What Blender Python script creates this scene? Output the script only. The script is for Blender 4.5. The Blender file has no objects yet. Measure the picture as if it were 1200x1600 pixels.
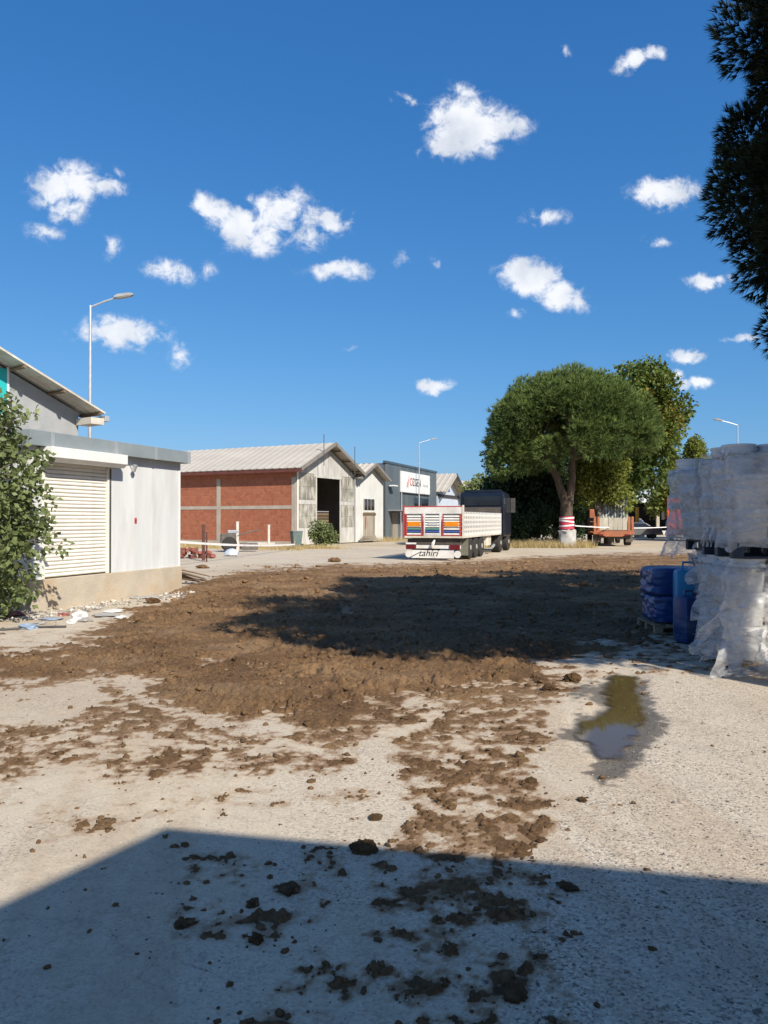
import bpy, bmesh, math, random
import numpy as np
from mathutils import Vector, Matrix

R = math.radians
random.seed(7)
rng = np.random.default_rng(11)
SC = bpy.context.scene
COL = SC.collection

# ------------------------------------------------------------------ camera
EYE = 1.7
cd = bpy.data.cameras.new('camera')
cam = bpy.data.objects.new('camera', cd)
COL.objects.link(cam)
cam.location = (0, 0, EYE)
cam.rotation_euler = (R(90.573), 0, 0)
cd.sensor_fit = 'VERTICAL'
cd.sensor_height = 36
cd.lens = 27.0
cd.clip_start = 0.05
cd.clip_end = 4000
SC.camera = cam

# ------------------------------------------------------------------ light
SUN_H = Vector((0.53, -0.848, 0)).normalized()      # horizontal direction towards the sun
SUN_EL = R(38)
sd = bpy.data.lights.new('sun', 'SUN')
sd.energy = 4.8
sd.angle = R(0.53)
sd.color = (1.0, 0.925, 0.80)
sun = bpy.data.objects.new('sun', sd)
COL.objects.link(sun)
SUN_V = (SUN_H * math.cos(SUN_EL) + Vector((0, 0, math.sin(SUN_EL)))).normalized()
sun.rotation_euler = SUN_V.to_track_quat('Z', 'Y').to_euler()
sun.location = (20, -30, 40)

W = bpy.data.worlds.new('World')
SC.world = W
W.use_nodes = True
W.cycles.sampling_method = 'MANUAL'
W.cycles.sample_map_resolution = 256
wn, wl = W.node_tree.nodes, W.node_tree.links
wn.clear()
SC.view_settings.view_transform = 'Standard'
SC.view_settings.look = 'None'
SC.view_settings.gamma = 1.0
SC.view_settings.exposure = 0.5
SC.view_settings.use_curve_mapping = False

def build_sky():
    sky = wn.new('ShaderNodeTexSky')
    sky.sky_type = 'NISHITA'
    sky.sun_disc = False
    sky.sun_elevation = SUN_EL
    sky.sun_rotation = math.atan2(SUN_H.x, SUN_H.y)
    sky.air_density = 1.0
    sky.dust_density = 1.0
    sky.ozone_density = 3.0
    sky.altitude = 100
    # the camera's tone response to the sky, channel by channel
    sep = wn.new('ShaderNodeSeparateColor'); hs = wn.new('ShaderNodeCombineColor')
    wl.new(sky.outputs[0], sep.inputs[0])
    for i, (k, p) in enumerate(((.30, 1.20), (.835, .80), (1.78, .585))):
        pw = wn.new('ShaderNodeMath'); pw.operation = 'POWER'; pw.inputs[1].default_value = p; wl.new(sep.outputs[i], pw.inputs[0])
        ml = wn.new('ShaderNodeMath'); ml.operation = 'MULTIPLY'; ml.inputs[1].default_value = k; wl.new(pw.outputs[0], ml.inputs[0])
        wl.new(ml.outputs[0], hs.inputs[i])
    bg = wn.new('ShaderNodeBackground')
    bg.inputs[1].default_value = 0.105
    wl.new(hs.outputs[0], bg.inputs[0])
    # clouds: small fair-weather cumulus, placed by direction
    tc = wn.new('ShaderNodeTexCoord')
    sx = wn.new('ShaderNodeSeparateXYZ')
    wl.new(tc.outputs['Generated'], sx.inputs[0])

    def math_(op, a, b=None, clamp=False):
        n = wn.new('ShaderNodeMath'); n.operation = op; n.use_clamp = clamp
        for i, s in enumerate((a, b)):
            if s is None: continue
            if isinstance(s, (int, float)): n.inputs[i].default_value = s
            else: wl.new(s, n.inputs[i])
        return n.outputs[0]
    yy = math_('MAXIMUM', sx.outputs[1], 0.02)
    u = math_('DIVIDE', sx.outputs[0], yy)
    v = math_('DIVIDE', sx.outputs[2], yy)
    cb = wn.new('ShaderNodeCombineXYZ')
    wl.new(u, cb.inputs[0]); wl.new(v, cb.inputs[1])
    # domain warp so that outlines are torn
    n1 = wn.new('ShaderNodeTexNoise'); n1.inputs['Scale'].default_value = 19; n1.inputs['Detail'].default_value = 9
    n1.inputs['Roughness'].default_value = 0.62
    wl.new(cb.outputs[0], n1.inputs['Vector'])
    sub = wn.new('ShaderNodeVectorMath'); sub.operation = 'SUBTRACT'; sub.inputs[1].default_value = (.5, .5, .5)
    wl.new(n1.outputs['Color'], sub.inputs[0])
    scl = wn.new('ShaderNodeVectorMath'); scl.operation = 'MULTIPLY'; scl.inputs[1].default_value = (.048, .040, 0)
    wl.new(sub.outputs[0], scl.inputs[0])
    add = wn.new('ShaderNodeVectorMath'); add.operation = 'ADD'
    wl.new(cb.outputs[0], add.inputs[0]); wl.new(scl.outputs[0], add.inputs[1])
    P = add.outputs[0]
    lobes = [(100,290,46,30,0,1),(158,292,36,15,0,.9),(105,322,28,25,0,.8),(72,360,30,14,15,.55),(178,385,16,17,0,.55),(185,263,8,7,0,.4),
             (330,325,26,20,30,1),(378,356,44,24,38,1.1),(432,332,40,30,-30,1),(402,376,38,20,0,1),(500,342,40,20,12,.85),(480,372,24,20,0,.55),(528,420,42,14,-4,.85),(388,302,10,10,0,.4),
             (268,423,34,15,10,.8),(325,418,15,13,30,.5),(185,521,58,22,4,.95),(240,522,16,16,0,.6),(281,553,17,17,20,.5),
             (730,198,48,40,0,1.3),(705,222,30,22,0,1.1),(788,192,34,22,0,.85),(724,140,24,13,10,.6),(640,157,24,7,12,.5),(655,240,9,7,0,.4),
             (990,88,24,13,-25,.8),(1020,79,22,9,10,.7),(880,72,7,6,0,.4),(1042,298,44,20,-4,1.1),(1028,378,20,7,0,.5),(858,338,27,13,0,.65),
             (830,433,38,23,15,1.2),(880,462,38,19,18,1.1),(805,487,13,9,0,.5),(1103,440,26,10,0,.95),(1142,433,9,6,0,.5),
             (672,602,28,10,0,1),(1073,555,24,10,0,1),(1055,585,15,8,0,.7),(1082,600,32,8,0,.9),(1160,528,24,6,0,.7),
             (632,405,12,14,20,.4),(678,408,8,12,0,.35),(542,544,10,4,0,.4),
             (1290,420,50,20,0,1),(1420,250,70,35,8,1.1),(1340,560,34,12,0,1),(-140,330,70,30,-6,1.1),(-240,480,40,16,0,1),(-90,560,30,9,0,.8),(-330,200,80,40,10,1.1),
             (300,-120,70,36,5,1.1),(900,-160,60,30,-12,1.1)]
    acc = None
    for (px, py, rx, ry, rot, s) in lobes:
        m = wn.new('ShaderNodeMapping'); m.vector_type = 'TEXTURE'
        m.inputs['Location'].default_value = ((px-600)/1200, (812-py)/1200, 0)
        m.inputs['Rotation'].default_value = (0, 0, -R(rot))
        m.inputs['Scale'].default_value = (rx*1.7/1200, ry*1.65/1200, 1)
        wl.new(P, m.inputs[0])
        ln = wn.new('ShaderNodeVectorMath'); ln.operation = 'LENGTH'
        wl.new(m.outputs[0], ln.inputs[0])
        val = math_('MULTIPLY_ADD', ln.outputs['Value'], -s)
        val.node.inputs[2].default_value = s
        acc = val if acc is None else math_('MAXIMUM', acc, val)
    # all other directions: unseen noise clouds, thickened to whiten the bluish skylight
    n2 = wn.new('ShaderNodeTexNoise'); n2.inputs['Scale'].default_value = 5.5; n2.inputs['Detail'].default_value = 5
    wl.new(tc.outputs['Generated'], n2.inputs['Vector'])
    far = math_('MULTIPLY_ADD', n2.outputs[0], 4.0); far.node.inputs[2].default_value = -2.18
    back = math_('LESS_THAN', sx.outputs[1], 0.30)
    up = math_('GREATER_THAN', sx.outputs[2], 0.05)
    far = math_('MULTIPLY', math_('MULTIPLY', far, back), up)
    front = math_('GREATER_THAN', sx.outputs[1], 0.05)
    acc = math_('MAXIMUM', math_('MULTIPLY', acc, front), far)
    # fine erosion
    n3 = wn.new('ShaderNodeTexNoise'); n3.inputs['Scale'].default_value = 42; n3.inputs['Detail'].default_value = 9
    n3.inputs['Roughness'].default_value = 0.66; n3.inputs['Distortion'].default_value = .35
    wl.new(cb.outputs[0], n3.inputs['Vector'])
    er = math_('MULTIPLY_ADD', n3.outputs[0], 2.1); er.node.inputs[2].default_value = -1.08
    dens = math_('ADD', acc, er)
    mr = wn.new('ShaderNodeMapRange'); mr.interpolation_type = 'SMOOTHSTEP'
    mr.inputs['From Min'].default_value = 0.02; mr.inputs['From Max'].default_value = 0.74
    wl.new(dens, mr.inputs['Value'])
    gate = wn.new('ShaderNodeMapRange'); gate.inputs['From Max'].default_value = 0.42; wl.new(acc, gate.inputs['Value'])
    a = math_('MULTIPLY', mr.outputs[0], gate.outputs[0])
    a = math_('MULTIPLY', a, 0.94)
    cbg = wn.new('ShaderNodeBackground')
    n4 = wn.new('ShaderNodeTexNoise'); n4.inputs['Scale'].default_value = 16; n4.inputs['Detail'].default_value = 5
    wl.new(cb.outputs[0], n4.inputs['Vector'])
    cr4 = wn.new('ShaderNodeValToRGB'); e4 = cr4.color_ramp.elements
    e4[0].position = .36; e4[0].color = (.66, .71, .79, 1); e4[1].position = .58; e4[1].color = (.93, .95, .99, 1)
    wl.new(n4.outputs[0], cr4.inputs[0]); wl.new(cr4.outputs[0], cbg.inputs[0])
    cbg.inputs[1].default_value = 0.76
    mx = wn.new('ShaderNodeMixShader')
    wl.new(a, mx.inputs[0]); wl.new(bg.outputs[0], mx.inputs[1]); wl.new(cbg.outputs[0], mx.inputs[2])
    out = wn.new('ShaderNodeOutputWorld')
    wl.new(mx.outputs[0], out.inputs[0])
build_sky()

# ------------------------------------------------------------------ helpers
def tag(o, label=None, cat=None, group=None, kind=None):
    if label: o['label'] = label
    if cat: o['category'] = cat
    if group: o['group'] = group
    if kind: o['kind'] = kind
    return o

def thing(name, loc, rz=0, label=None, cat=None, group=None):
    o = bpy.data.objects.new(name, None)
    o.empty_display_size = 0.2
    COL.objects.link(o)
    o.location = loc
    o.rotation_euler = (0, 0, rz)
    return tag(o, label, cat, group)

def link_mesh(name, me, mat=None, parent=None, loc=None, rot=None):
    o = bpy.data.objects.new(name, me)
    COL.objects.link(o)
    if mat and not me.materials: me.materials.append(mat)
    if parent: o.parent = parent
    if loc: o.location = loc
    if rot: o.rotation_euler = rot
    return o

def copy_tree(o, parent=None):
    c = o.copy(); COL.objects.link(c); c.parent = parent
    for ch in [k for k in o.children]:
        copy_tree(ch, c)
    return c

class MB:
    def __init__(s): s.v = []; s.f = []
    def add(s, vs, fs):
        b = len(s.v); s.v += [tuple(p) for p in vs]; s.f += [tuple(i+b for i in f) for f in fs]; return s
    def box(s, x0, x1, y0, y1, z0, z1):
        return s.add([(x0,y0,z0),(x1,y0,z0),(x1,y1,z0),(x0,y1,z0),(x0,y0,z1),(x1,y0,z1),(x1,y1,z1),(x0,y1,z1)],
                     [(0,3,2,1),(4,5,6,7),(0,1,5,4),(1,2,6,5),(2,3,7,6),(3,0,4,7)])
    def obox(s, c, size, M=None):
        M = M or Matrix()
        h = [k/2 for k in size]
        vs = [Vector(c) + M @ Vector((a*h[0], b*h[1], d*h[2])) for d in (-1,1) for (a,b) in ((-1,-1),(1,-1),(1,1),(-1,1))]
        return s.add(vs, [(0,3,2,1),(4,5,6,7),(0,1,5,4),(1,2,6,5),(2,3,7,6),(3,0,4,7)])
    def prism(s, poly, fn, a, b):
        n = len(poly)
        s.add([fn(p, a) for p in poly] + [fn(p, b) for p in poly],
              [tuple(range(n-1, -1, -1)), tuple(range(n, 2*n))] + [(i, (i+1) % n, (i+1) % n + n, i + n) for i in range(n)])
        return s
    def tube(s, pts, rad, n=8, cap=True):
        pts = [Vector(p) for p in pts]
        if not hasattr(rad, '__len__'): rad = [rad]*len(pts)
        vs = []; fs = []; prev = None
        for i, p in enumerate(pts):
            t = (pts[min(i+1, len(pts)-1)] - pts[max(i-1, 0)]).normalized()
            up = Vector((0,0,1)) if abs(t.z) < .95 else Vector((1,0,0))
            if prev is None: a = t.cross(up).normalized()
            else: a = (prev - t*prev.dot(t)).normalized()
            prev = a; b = t.cross(a)
            for k in range(n):
                w = 2*math.pi*k/n
                vs.append(p + (a*math.cos(w) + b*math.sin(w))*rad[i])
        for i in range(len(pts)-1):
            for k in range(n):
                fs.append((i*n+k, i*n+(k+1) % n, (i+1)*n+(k+1) % n, (i+1)*n+k))
        if cap:
            fs.append(tuple(range(n-1, -1, -1))); m = (len(pts)-1)*n
            fs.append(tuple(m+k for k in range(n)))
        return s.add(vs, fs)
    def lathe(s, prof, n=20, fn=None):
        fn = fn or (lambda x, y, z: (x, y, z))
        vs = []; fs = []
        for (r, z) in prof:
            for k in range(n):
                w = 2*math.pi*k/n; vs.append(fn(r*math.cos(w), r*math.sin(w), z))
        for i in range(len(prof)-1):
            for k in range(n): fs.append((i*n+k, i*n+(k+1) % n, (i+1)*n+(k+1) % n, (i+1)*n+k))
        fs.append(tuple(range(n-1, -1, -1))); m = (len(prof)-1)*n
        fs.append(tuple(m+k for k in range(n)))
        return s.add(vs, fs)
    def mesh(s, name, smooth=False, bevel=0):
        me = bpy.data.meshes.new(name); me.from_pydata(s.v, [], s.f)
        if bevel:
            bm = bmesh.new(); bm.from_mesh(me)
            bmesh.ops.bevel(bm, geom=[e for e in bm.edges if len(e.link_faces) == 2 and e.calc_face_angle(0) > .6], offset=bevel, segments=2, affect='EDGES', profile=.5, clamp_overlap=True)
            bm.to_mesh(me); bm.free()
        if smooth:
            for p in me.polygons: p.use_smooth = True
            me.set_sharp_from_angle(angle=R(40))
        me.update()
        return me
    def build(s, name, mat, parent=None, smooth=False, bevel=0, loc=None, rot=None):
        return link_mesh(name, s.mesh(name, smooth, bevel), mat, parent, loc, rot)

def arr_mesh(name, verts, faces, mat=None, smooth=False):
    """fast mesh from numpy arrays; faces (n,3) or (n,4)"""
    me = bpy.data.meshes.new(name)
    nv, nf, k = len(verts), len(faces), faces.shape[1]
    me.vertices.add(nv); me.vertices.foreach_set('co', np.ascontiguousarray(verts, dtype=np.float32).ravel())
    me.loops.add(nf*k); me.loops.foreach_set('vertex_index', np.ascontiguousarray(faces, dtype=np.int32).ravel())
    me.polygons.add(nf)
    me.polygons.foreach_set('loop_start', np.arange(0, nf*k, k, dtype=np.int32))
    if smooth: me.polygons.foreach_set('use_smooth', np.ones(nf, dtype=bool))
    me.update(calc_edges=True)
    if mat: me.materials.append(mat)
    return me

def attr(me, name, data):
    a = me.attributes.new(name, 'FLOAT', 'POINT')
    a.data.foreach_set('value', np.ascontiguousarray(data, dtype=np.float32).ravel())

# numpy noise -------------------------------------------------------
def _h(ix, iy, seed):
    n = (ix.astype(np.int64)*374761393 + iy.astype(np.int64)*668265263 + seed*1442695041) & 0xffffffff
    n = ((n ^ (n >> 13)) * 1274126177) & 0xffffffff
    n = ((n ^ (n >> 16)) * 2246822519) & 0xffffffff
    return ((n ^ (n >> 15)) & 0xffffff) / float(0xffffff)
def vnoise(x, y, seed=0):
    ix, iy = np.floor(x), np.floor(y); fx, fy = x-ix, y-iy
    fx = fx*fx*fx*(fx*(fx*6-15)+10); fy = fy*fy*fy*(fy*(fy*6-15)+10)
    a, b, c, d = _h(ix,iy,seed), _h(ix+1,iy,seed), _h(ix,iy+1,seed), _h(ix+1,iy+1,seed)
    return (a*(1-fx)+b*fx)*(1-fy) + (c*(1-fx)+d*fx)*fy
def fbm(x, y, oct=4, seed=0, gain=.5):
    s = 0; a = 1; t = 0
    for o in range(oct):
        c, sn = math.cos(.6*o), math.sin(.6*o)
        s = s + a*vnoise((x*c-y*sn)*2**o + 17.3*o, (x*sn+y*c)*2**o - 9.1*o, seed+o); t += a; a *= gain
    return s/t
def cells(x, y, seed=0):
    """distance to nearest jittered point, and that cell's random value"""
    ix, iy = np.floor(x), np.floor(y)
    best = np.full(x.shape, 9.0); rnd = np.zeros(x.shape)
    for dx in (-1, 0, 1):
        for dy in (-1, 0, 1):
            cx, cy = ix+dx, iy+dy
            px = cx + .15 + .7*_h(cx, cy, seed); py = cy + .15 + .7*_h(cx, cy, seed+5)
            d = np.hypot(px-x, py-y); m = d < best
            best = np.where(m, d, best); rnd = np.where(m, _h(cx, cy, seed+9), rnd)
    return best, rnd
def sstep(a, b, x):
    t = np.clip((x-a)/(b-a), 0, 1); return t*t*(3-2*t)

# materials ---------------------------------------------------------
MATS = {}
def new_mat(name):
    m = bpy.data.materials.new(name); m.use_nodes = True
    nt = m.node_tree; nt.nodes.clear()
    return m, nt.nodes, nt.links

def pmat(name, c1, c2=None, scale=3.0, rough=.75, metal=0.0, bump=.15, bscale=30.0, stretch=(1,1,1), spec=.35,
         lo=.35, hi=.65, rand=0.0, dirt=None, dscale=1.2, damt=.5, coat=0.0):
    if name in MATS: return MATS[name]
    m, N, L = new_mat(name)
    c2 = c2 or tuple(k*.78 for k in c1)
    out = N.new('ShaderNodeOutputMaterial'); b = N.new('ShaderNodeBsdfPrincipled')
    L.new(b.outputs[0], out.inputs[0])
    tc = N.new('ShaderNodeTexCoord'); mp = N.new('ShaderNodeMapping'); mp.inputs['Scale'].default_value = stretch
    L.new(tc.outputs['Object'], mp.inputs[0])
    no = N.new('ShaderNodeTexNoise'); no.inputs['Scale'].default_value = scale; no.inputs['Detail'].default_value = 7; no.inputs['Roughness'].default_value = .6
    L.new(mp.outputs[0], no.inputs['Vector'])
    mr = N.new('ShaderNodeMapRange'); mr.inputs['From Min'].default_value = lo; mr.inputs['From Max'].default_value = hi
    L.new(no.outputs[0], mr.inputs['Value'])
    mx = N.new('ShaderNodeMix'); mx.data_type = 'RGBA'
    mx.inputs['A'].default_value = (*c1, 1); mx.inputs['B'].default_value = (*c2, 1)
    L.new(mr.outputs[0], mx.inputs['Factor'])
    col = mx.outputs['Result']
    if dirt:
        n2 = N.new('ShaderNodeTexNoise'); n2.inputs['Scale'].default_value = dscale; n2.inputs['Detail'].default_value = 9; n2.inputs['Roughness'].default_value = .68
        mp2 = N.new('ShaderNodeMapping'); mp2.inputs['Location'].default_value = (3.1, 1.7, 5.2); mp2.inputs['Scale'].default_value = stretch
        L.new(tc.outputs['Object'], mp2.inputs[0]); L.new(mp2.outputs[0], n2.inputs['Vector'])
        r2 = N.new('ShaderNodeMapRange'); r2.inputs['From Min'].default_value = .47; r2.inputs['From Max'].default_value = .68; r2.inputs['To Max'].default_value = damt
        L.new(n2.outputs[0], r2.inputs['Value'])
        m2 = N.new('ShaderNodeMix'); m2.data_type = 'RGBA'; m2.inputs['B'].default_value = (*dirt, 1)
        L.new(r2.outputs[0], m2.inputs['Factor']); L.new(col, m2.inputs['A']); col = m2.outputs['Result']
    if rand:
        oi = N.new('ShaderNodeObjectInfo'); hs = N.new('ShaderNodeHueSaturation')
        rr = N.new('ShaderNodeMapRange'); rr.inputs['To Min'].default_value = 1-rand; rr.inputs['To Max'].default_value = 1+rand
        L.new(oi.outputs['Random'], rr.inputs['Value']); L.new(rr.outputs[0], hs.inputs['Value']); L.new(col, hs.inputs['Color']); col = hs.outputs[0]
    L.new(col, b.inputs['Base Color'])
    b.inputs['Roughness'].default_value = rough; b.inputs['Metallic'].default_value = metal
    b.inputs['Specular IOR Level'].default_value = spec; b.inputs['Coat Weight'].default_value = coat
    if bump:
        n3 = N.new('ShaderNodeTexNoise'); n3.inputs['Scale'].default_value = bscale; n3.inputs['Detail'].default_value = 4
        L.new(mp.outputs[0], n3.inputs['Vector'])
        bp = N.new('ShaderNodeBump'); bp.inputs['Strength'].default_value = bump; bp.inputs['Distance'].default_value = .02
        L.new(n3.outputs[0], bp.inputs['Height']); L.new(bp.outputs[0], b.inputs['Normal'])
    MATS[name] = m
    return m

def leaf_mat(name, ca, cb, cc=None, trans=.35, rough=.55):
    """foliage: colour by the per-leaf tint attribute"""
    m, N, L = new_mat(name)
    out = N.new('ShaderNodeOutputMaterial')
    at = N.new('ShaderNodeAttribute'); at.attribute_name = 'tint'
    cr = N.new('ShaderNodeValToRGB'); e = cr.color_ramp.elements
    e[0].position = 0; e[0].color = (*ca, 1); e[1].position = .8 if cc else 1; e[1].color = (*cb, 1)
    if cc:
        k = e.new(1.0); k.color = (*cc, 1)
    L.new(at.outputs['Fac'], cr.inputs[0])
    b = N.new('ShaderNodeBsdfPrincipled'); b.inputs['Roughness'].default_value = rough; b.inputs['Specular IOR Level'].default_value = .3
    L.new(cr.outputs[0], b.inputs['Base Color'])
    t = N.new('ShaderNodeBsdfTranslucent'); L.new(cr.outputs[0], t.inputs[0])
    mx = N.new('ShaderNodeMixShader'); mx.inputs[0].default_value = trans
    L.new(b.outputs[0], mx.inputs[1]); L.new(t.outputs[0], mx.inputs[2]); L.new(mx.outputs[0], out.inputs[0])
    return m

def gp(px, py):
    """a point of the level yard seen at this place of the photograph, metres"""
    y = EYE*1200/(py-812); return ((px-600)*y/1200, y)
# ------------------------------------------------------------------ ground
def ground_material(name, attrs=True):
    m, N, L = new_mat(name)
    out = N.new('ShaderNodeOutputMaterial'); b = N.new('ShaderNodeBsdfPrincipled'); L.new(b.outputs[0], out.inputs[0])
    tc = N.new('ShaderNodeTexCoord'); P = tc.outputs['Object']
    def noise(sc, det=6, ro=.6, vec=P):
        n = N.new('ShaderNodeTexNoise'); n.inputs['Scale'].default_value = sc; n.inputs['Detail'].default_value = det; n.inputs['Roughness'].default_value = ro
        L.new(vec, n.inputs['Vector']); return n.outputs[0]
    def rng_(v, a, b_, c=0., d=1.):
        r = N.new('ShaderNodeMapRange'); r.inputs['From Min'].default_value = a; r.inputs['From Max'].default_value = b_
        r.inputs['To Min'].default_value = c; r.inputs['To Max'].default_value = d; L.new(v, r.inputs['Value']); return r.outputs[0]
    def mixc(f, a, c):
        x = N.new('ShaderNodeMix'); x.data_type = 'RGBA'
        for k, s in (('Factor', f), ('A', a), ('B', c)):
            if isinstance(s, tuple): x.inputs[k].default_value = (*s, 1)
            elif isinstance(s, float): x.inputs[k].default_value = s
            else: L.new(s, x.inputs[k])
        return x.outputs['Result']
    def mul(a, c):
        x = N.new('ShaderNodeMath'); x.operation = 'MULTIPLY'
        for i, s in enumerate((a, c)):
            if isinstance(s, float): x.inputs[i].default_value = s
            else: L.new(s, x.inputs[i])
        return x.outputs[0]
    def at(n):
        a = N.new('ShaderNodeAttribute'); a.attribute_name = n; return a.outputs['Fac']
    # worn concrete with a film of dust
    c = mixc(rng_(noise(.9), .35, .65), (.60, .50, .36), (.51, .435, .33))
    c = mixc(rng_(noise(7, 8, .7), .42, .72, 0, .65), c, (.37, .31, .23))
    c = mixc(rng_(noise(70, 3, .6), .5, .75, 0, .55), c, (.24, .205, .16))
    # hair cracks and broken seams
    vo = N.new('ShaderNodeTexVoronoi'); vo.feature = 'DISTANCE_TO_EDGE'; vo.inputs['Scale'].default_value = 1.7
    wv = N.new('ShaderNodeTexNoise'); wv.inputs['Scale'].default_value = 3; wv.inputs['Detail'].default_value = 5
    L.new(P, wv.inputs['Vector'])
    ad = N.new('ShaderNodeVectorMath'); ad.operation = 'MULTIPLY_ADD'; ad.inputs[1].default_value = (.5, .5, 0)
    L.new(wv.outputs['Color'], ad.inputs[0]); L.new(P, ad.inputs[2]); L.new(ad.outputs[0], vo.inputs['Vector'])
    crack = rng_(vo.outputs['Distance'], 0.0, .012, 1, 0)
    crack = mul(crack, rng_(noise(1.3, 3), .42, .55))
    c = mixc(mul(crack, .6), c, (.16, .14, .12))
    v5 = N.new('ShaderNodeTexVoronoi'); v5.feature = 'DISTANCE_TO_EDGE'; v5.inputs['Scale'].default_value = 5.5
    L.new(ad.outputs[0], v5.inputs['Vector'])
    ck = mul(rng_(v5.outputs['Distance'], 0.0, .035, 1, 0), rng_(noise(2.2, 4), .52, .62))
    c = mixc(mul(ck, .5), c, (.17, .15, .125))
    bumpv = noise(55, 5, .7)
    if attrs:
        # exposed aggregate
        v2 = N.new('ShaderNodeTexVoronoi'); v2.inputs['Scale'].default_value = 85; L.new(P, v2.inputs['Vector'])
        sp = N.new('ShaderNodeSeparateColor'); L.new(v2.outputs['Color'], sp.inputs[0])
        cr = N.new('ShaderNodeValToRGB'); cr.color_ramp.interpolation = 'LINEAR'
        e = cr.color_ramp.elements; e[0].color = (.09, .08, .075, 1); e[0].position = 0
        e[1].color = (.66, .58, .47, 1); e[1].position = 1
        for p_, q in ((.09, (.15, .13, .11)), (.20, (.36, .31, .24)), (.6, (.49, .42, .325))):
            k = e.new(p_); k.color = (*q, 1)
        L.new(sp.outputs[0], cr.inputs[0])
        g = mixc(rng_(noise(2.5, 6), .3, .7, 0, .6), cr.outputs[0], (.50, .435, .35))
        g = mixc(rng_(noise(1.1, 7, .7), .5, .7, 0, .35), g, (.27, .235, .20))
        c = mixc(at('gravel'), c, g)
        # dried soil smeared over the slab
        dcol = mixc(rng_(noise(14, 6, .7), .35, .65), (.42, .30, .185), (.25, .165, .10))
        dk = mixc(rng_(noise(24, 5, .7), .35, .65), (.27, .165, .088), (.16, .095, .050))
        dcol = mixc(rng_(at('dirt'), .5, .88), dcol, dk)
        c = mixc(at('dirt'), c, dcol)
        wet = at('wet')
        hv = N.new('ShaderNodeHueSaturation'); hv.inputs['Value'].default_value = .34; hv.inputs['Saturation'].default_value = 1.05; L.new(c, hv.inputs['Color'])
        c = mixc(wet, c, hv.outputs[0])
        L.new(rng_(wet, 0, 1, .9, .38), b.inputs['Roughness'])
        x = N.new('ShaderNodeMath'); x.operation = 'MULTIPLY_ADD'; L.new(v2.outputs['Distance'], x.inputs[0])
        L.new(mul(at('gravel'), -.55), x.inputs[1]); L.new(bumpv, x.inputs[2]); bumpv = x.outputs[0]
    else:
        b.inputs['Roughness'].default_value = .92
        c = mixc(rng_(noise(.12, 5), .42, .6, 0, .7), c, (.36, .29, .20))
    L.new(c, b.inputs['Base Color']); b.inputs['Specular IOR Level'].default_value = .25
    bp = N.new('ShaderNodeBump'); bp.inputs['Strength'].default_value = .55; bp.inputs['Distance'].default_value = .008
    L.new(bumpv, bp.inputs['Height']); L.new(bp.outputs[0], b.inputs['Normal'])
    return m

G_MAT = ground_material('dusty_ground', False)
Y_MAT = ground_material('worn_concrete', True)
mb = MB(); mb.add([(-1500,-300,-.05),(1500,-300,-.05),(1500,2500,-.05),(-1500,2500,-.05)], [(0,1,2,3)])
tag(mb.build('ground', G_MAT), kind='structure')

# the yard grid: rows and columns thin out with distance
NR, NC = 800, 640
ys = 1.2*np.exp(np.linspace(0, math.log(46/1.2), NR))
sl = np.linspace(-.80, .80, NC)
YY = np.repeat(ys[:, None], NC, 1); XX = YY*sl[None, :]
XX = XX + (vnoise(XX*9, YY*9, 3)-.5)*.25*YY*(1.6/NC); YY = YY + (vnoise(XX*8, YY*8, 4)-.5)*.4*YY*.0045
PX = 600+1200*XX/YY; PY = 812+EYE*1200/YY

def poly_sd(X, Y, poly):
    """signed distance, negative inside"""
    d = np.full(X.shape, 1e9); ins = np.zeros(X.shape, bool); n = len(poly)
    for i in range(n):
        (x0, y0), (x1, y1) = poly[i], poly[(i+1) % n]
        ex, ey = x1-x0, y1-y0
        t = np.clip(((X-x0)*ex+(Y-y0)*ey)/(ex*ex+ey*ey), 0, 1)
        d = np.minimum(d, np.hypot(X-x0-t*ex, Y-y0-t*ey))
        c = ((y0 > Y) != (y1 > Y)) & (X < ex*(Y-y0)/(ey if ey else 1e-9)+x0)
        ins ^= c
    return np.where(ins, -d, d)

MAIN = [(300,908),(360,893),(420,886),(520,880),(640,880),(760,873),(900,866),(1000,863),(1100,864),(1300,866),(1300,965),(1060,1003),(985,1016),(900,1030),(850,1040),
        (860,1048),(905,1058),(880,1080),(840,1092),(760,1100),(690,1112),(620,1128),(540,1162),(490,1166),(440,1142),(390,1150),(330,1128),
        (240,1092),(150,1064),(100,1072),(0,1074),(-200,1080),(-200,996),(0,1002),(90,1000),(130,985),(170,972),(205,955),(235,940),(270,925)]
PATCH = [([(-60,1122),(150,1132),(330,1140),(450,1170),(410,1220),(300,1232),(150,1226),(-60,1240)], .56, 24),
         ([(150,1066),(330,1130),(480,1165),(560,1160),(500,1215),(300,1190),(120,1130)], .66, 24),
         ([(560,1150),(700,1112),(850,1092),(868,1150),(835,1250),(872,1290),(800,1345),(600,1350),(640,1270),(600,1200)], .62, 26),
         ([(560,1345),(860,1330),(905,1400),(880,1500),(905,1640),(360,1640),(450,1500),(560,1440)], .44, 30),
         ([(-60,1225),(600,1225),(600,1290),(250,1290),(-60,1370)], .36, 30),
         ([(250,1310),(560,1320),(500,1480),(230,1500)], .38, 30),
         ([(850,1240),(960,1240),(960,1280),(850,1285)], .34, 12),
         ([(0,975),(70,960),(80,1010),(0,1015)], .36, 10),
         ([(820,1030),(1000,1005),(1120,1000),(1110,1050),(960,1062),(860,1060)], .42, 14)]
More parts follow.
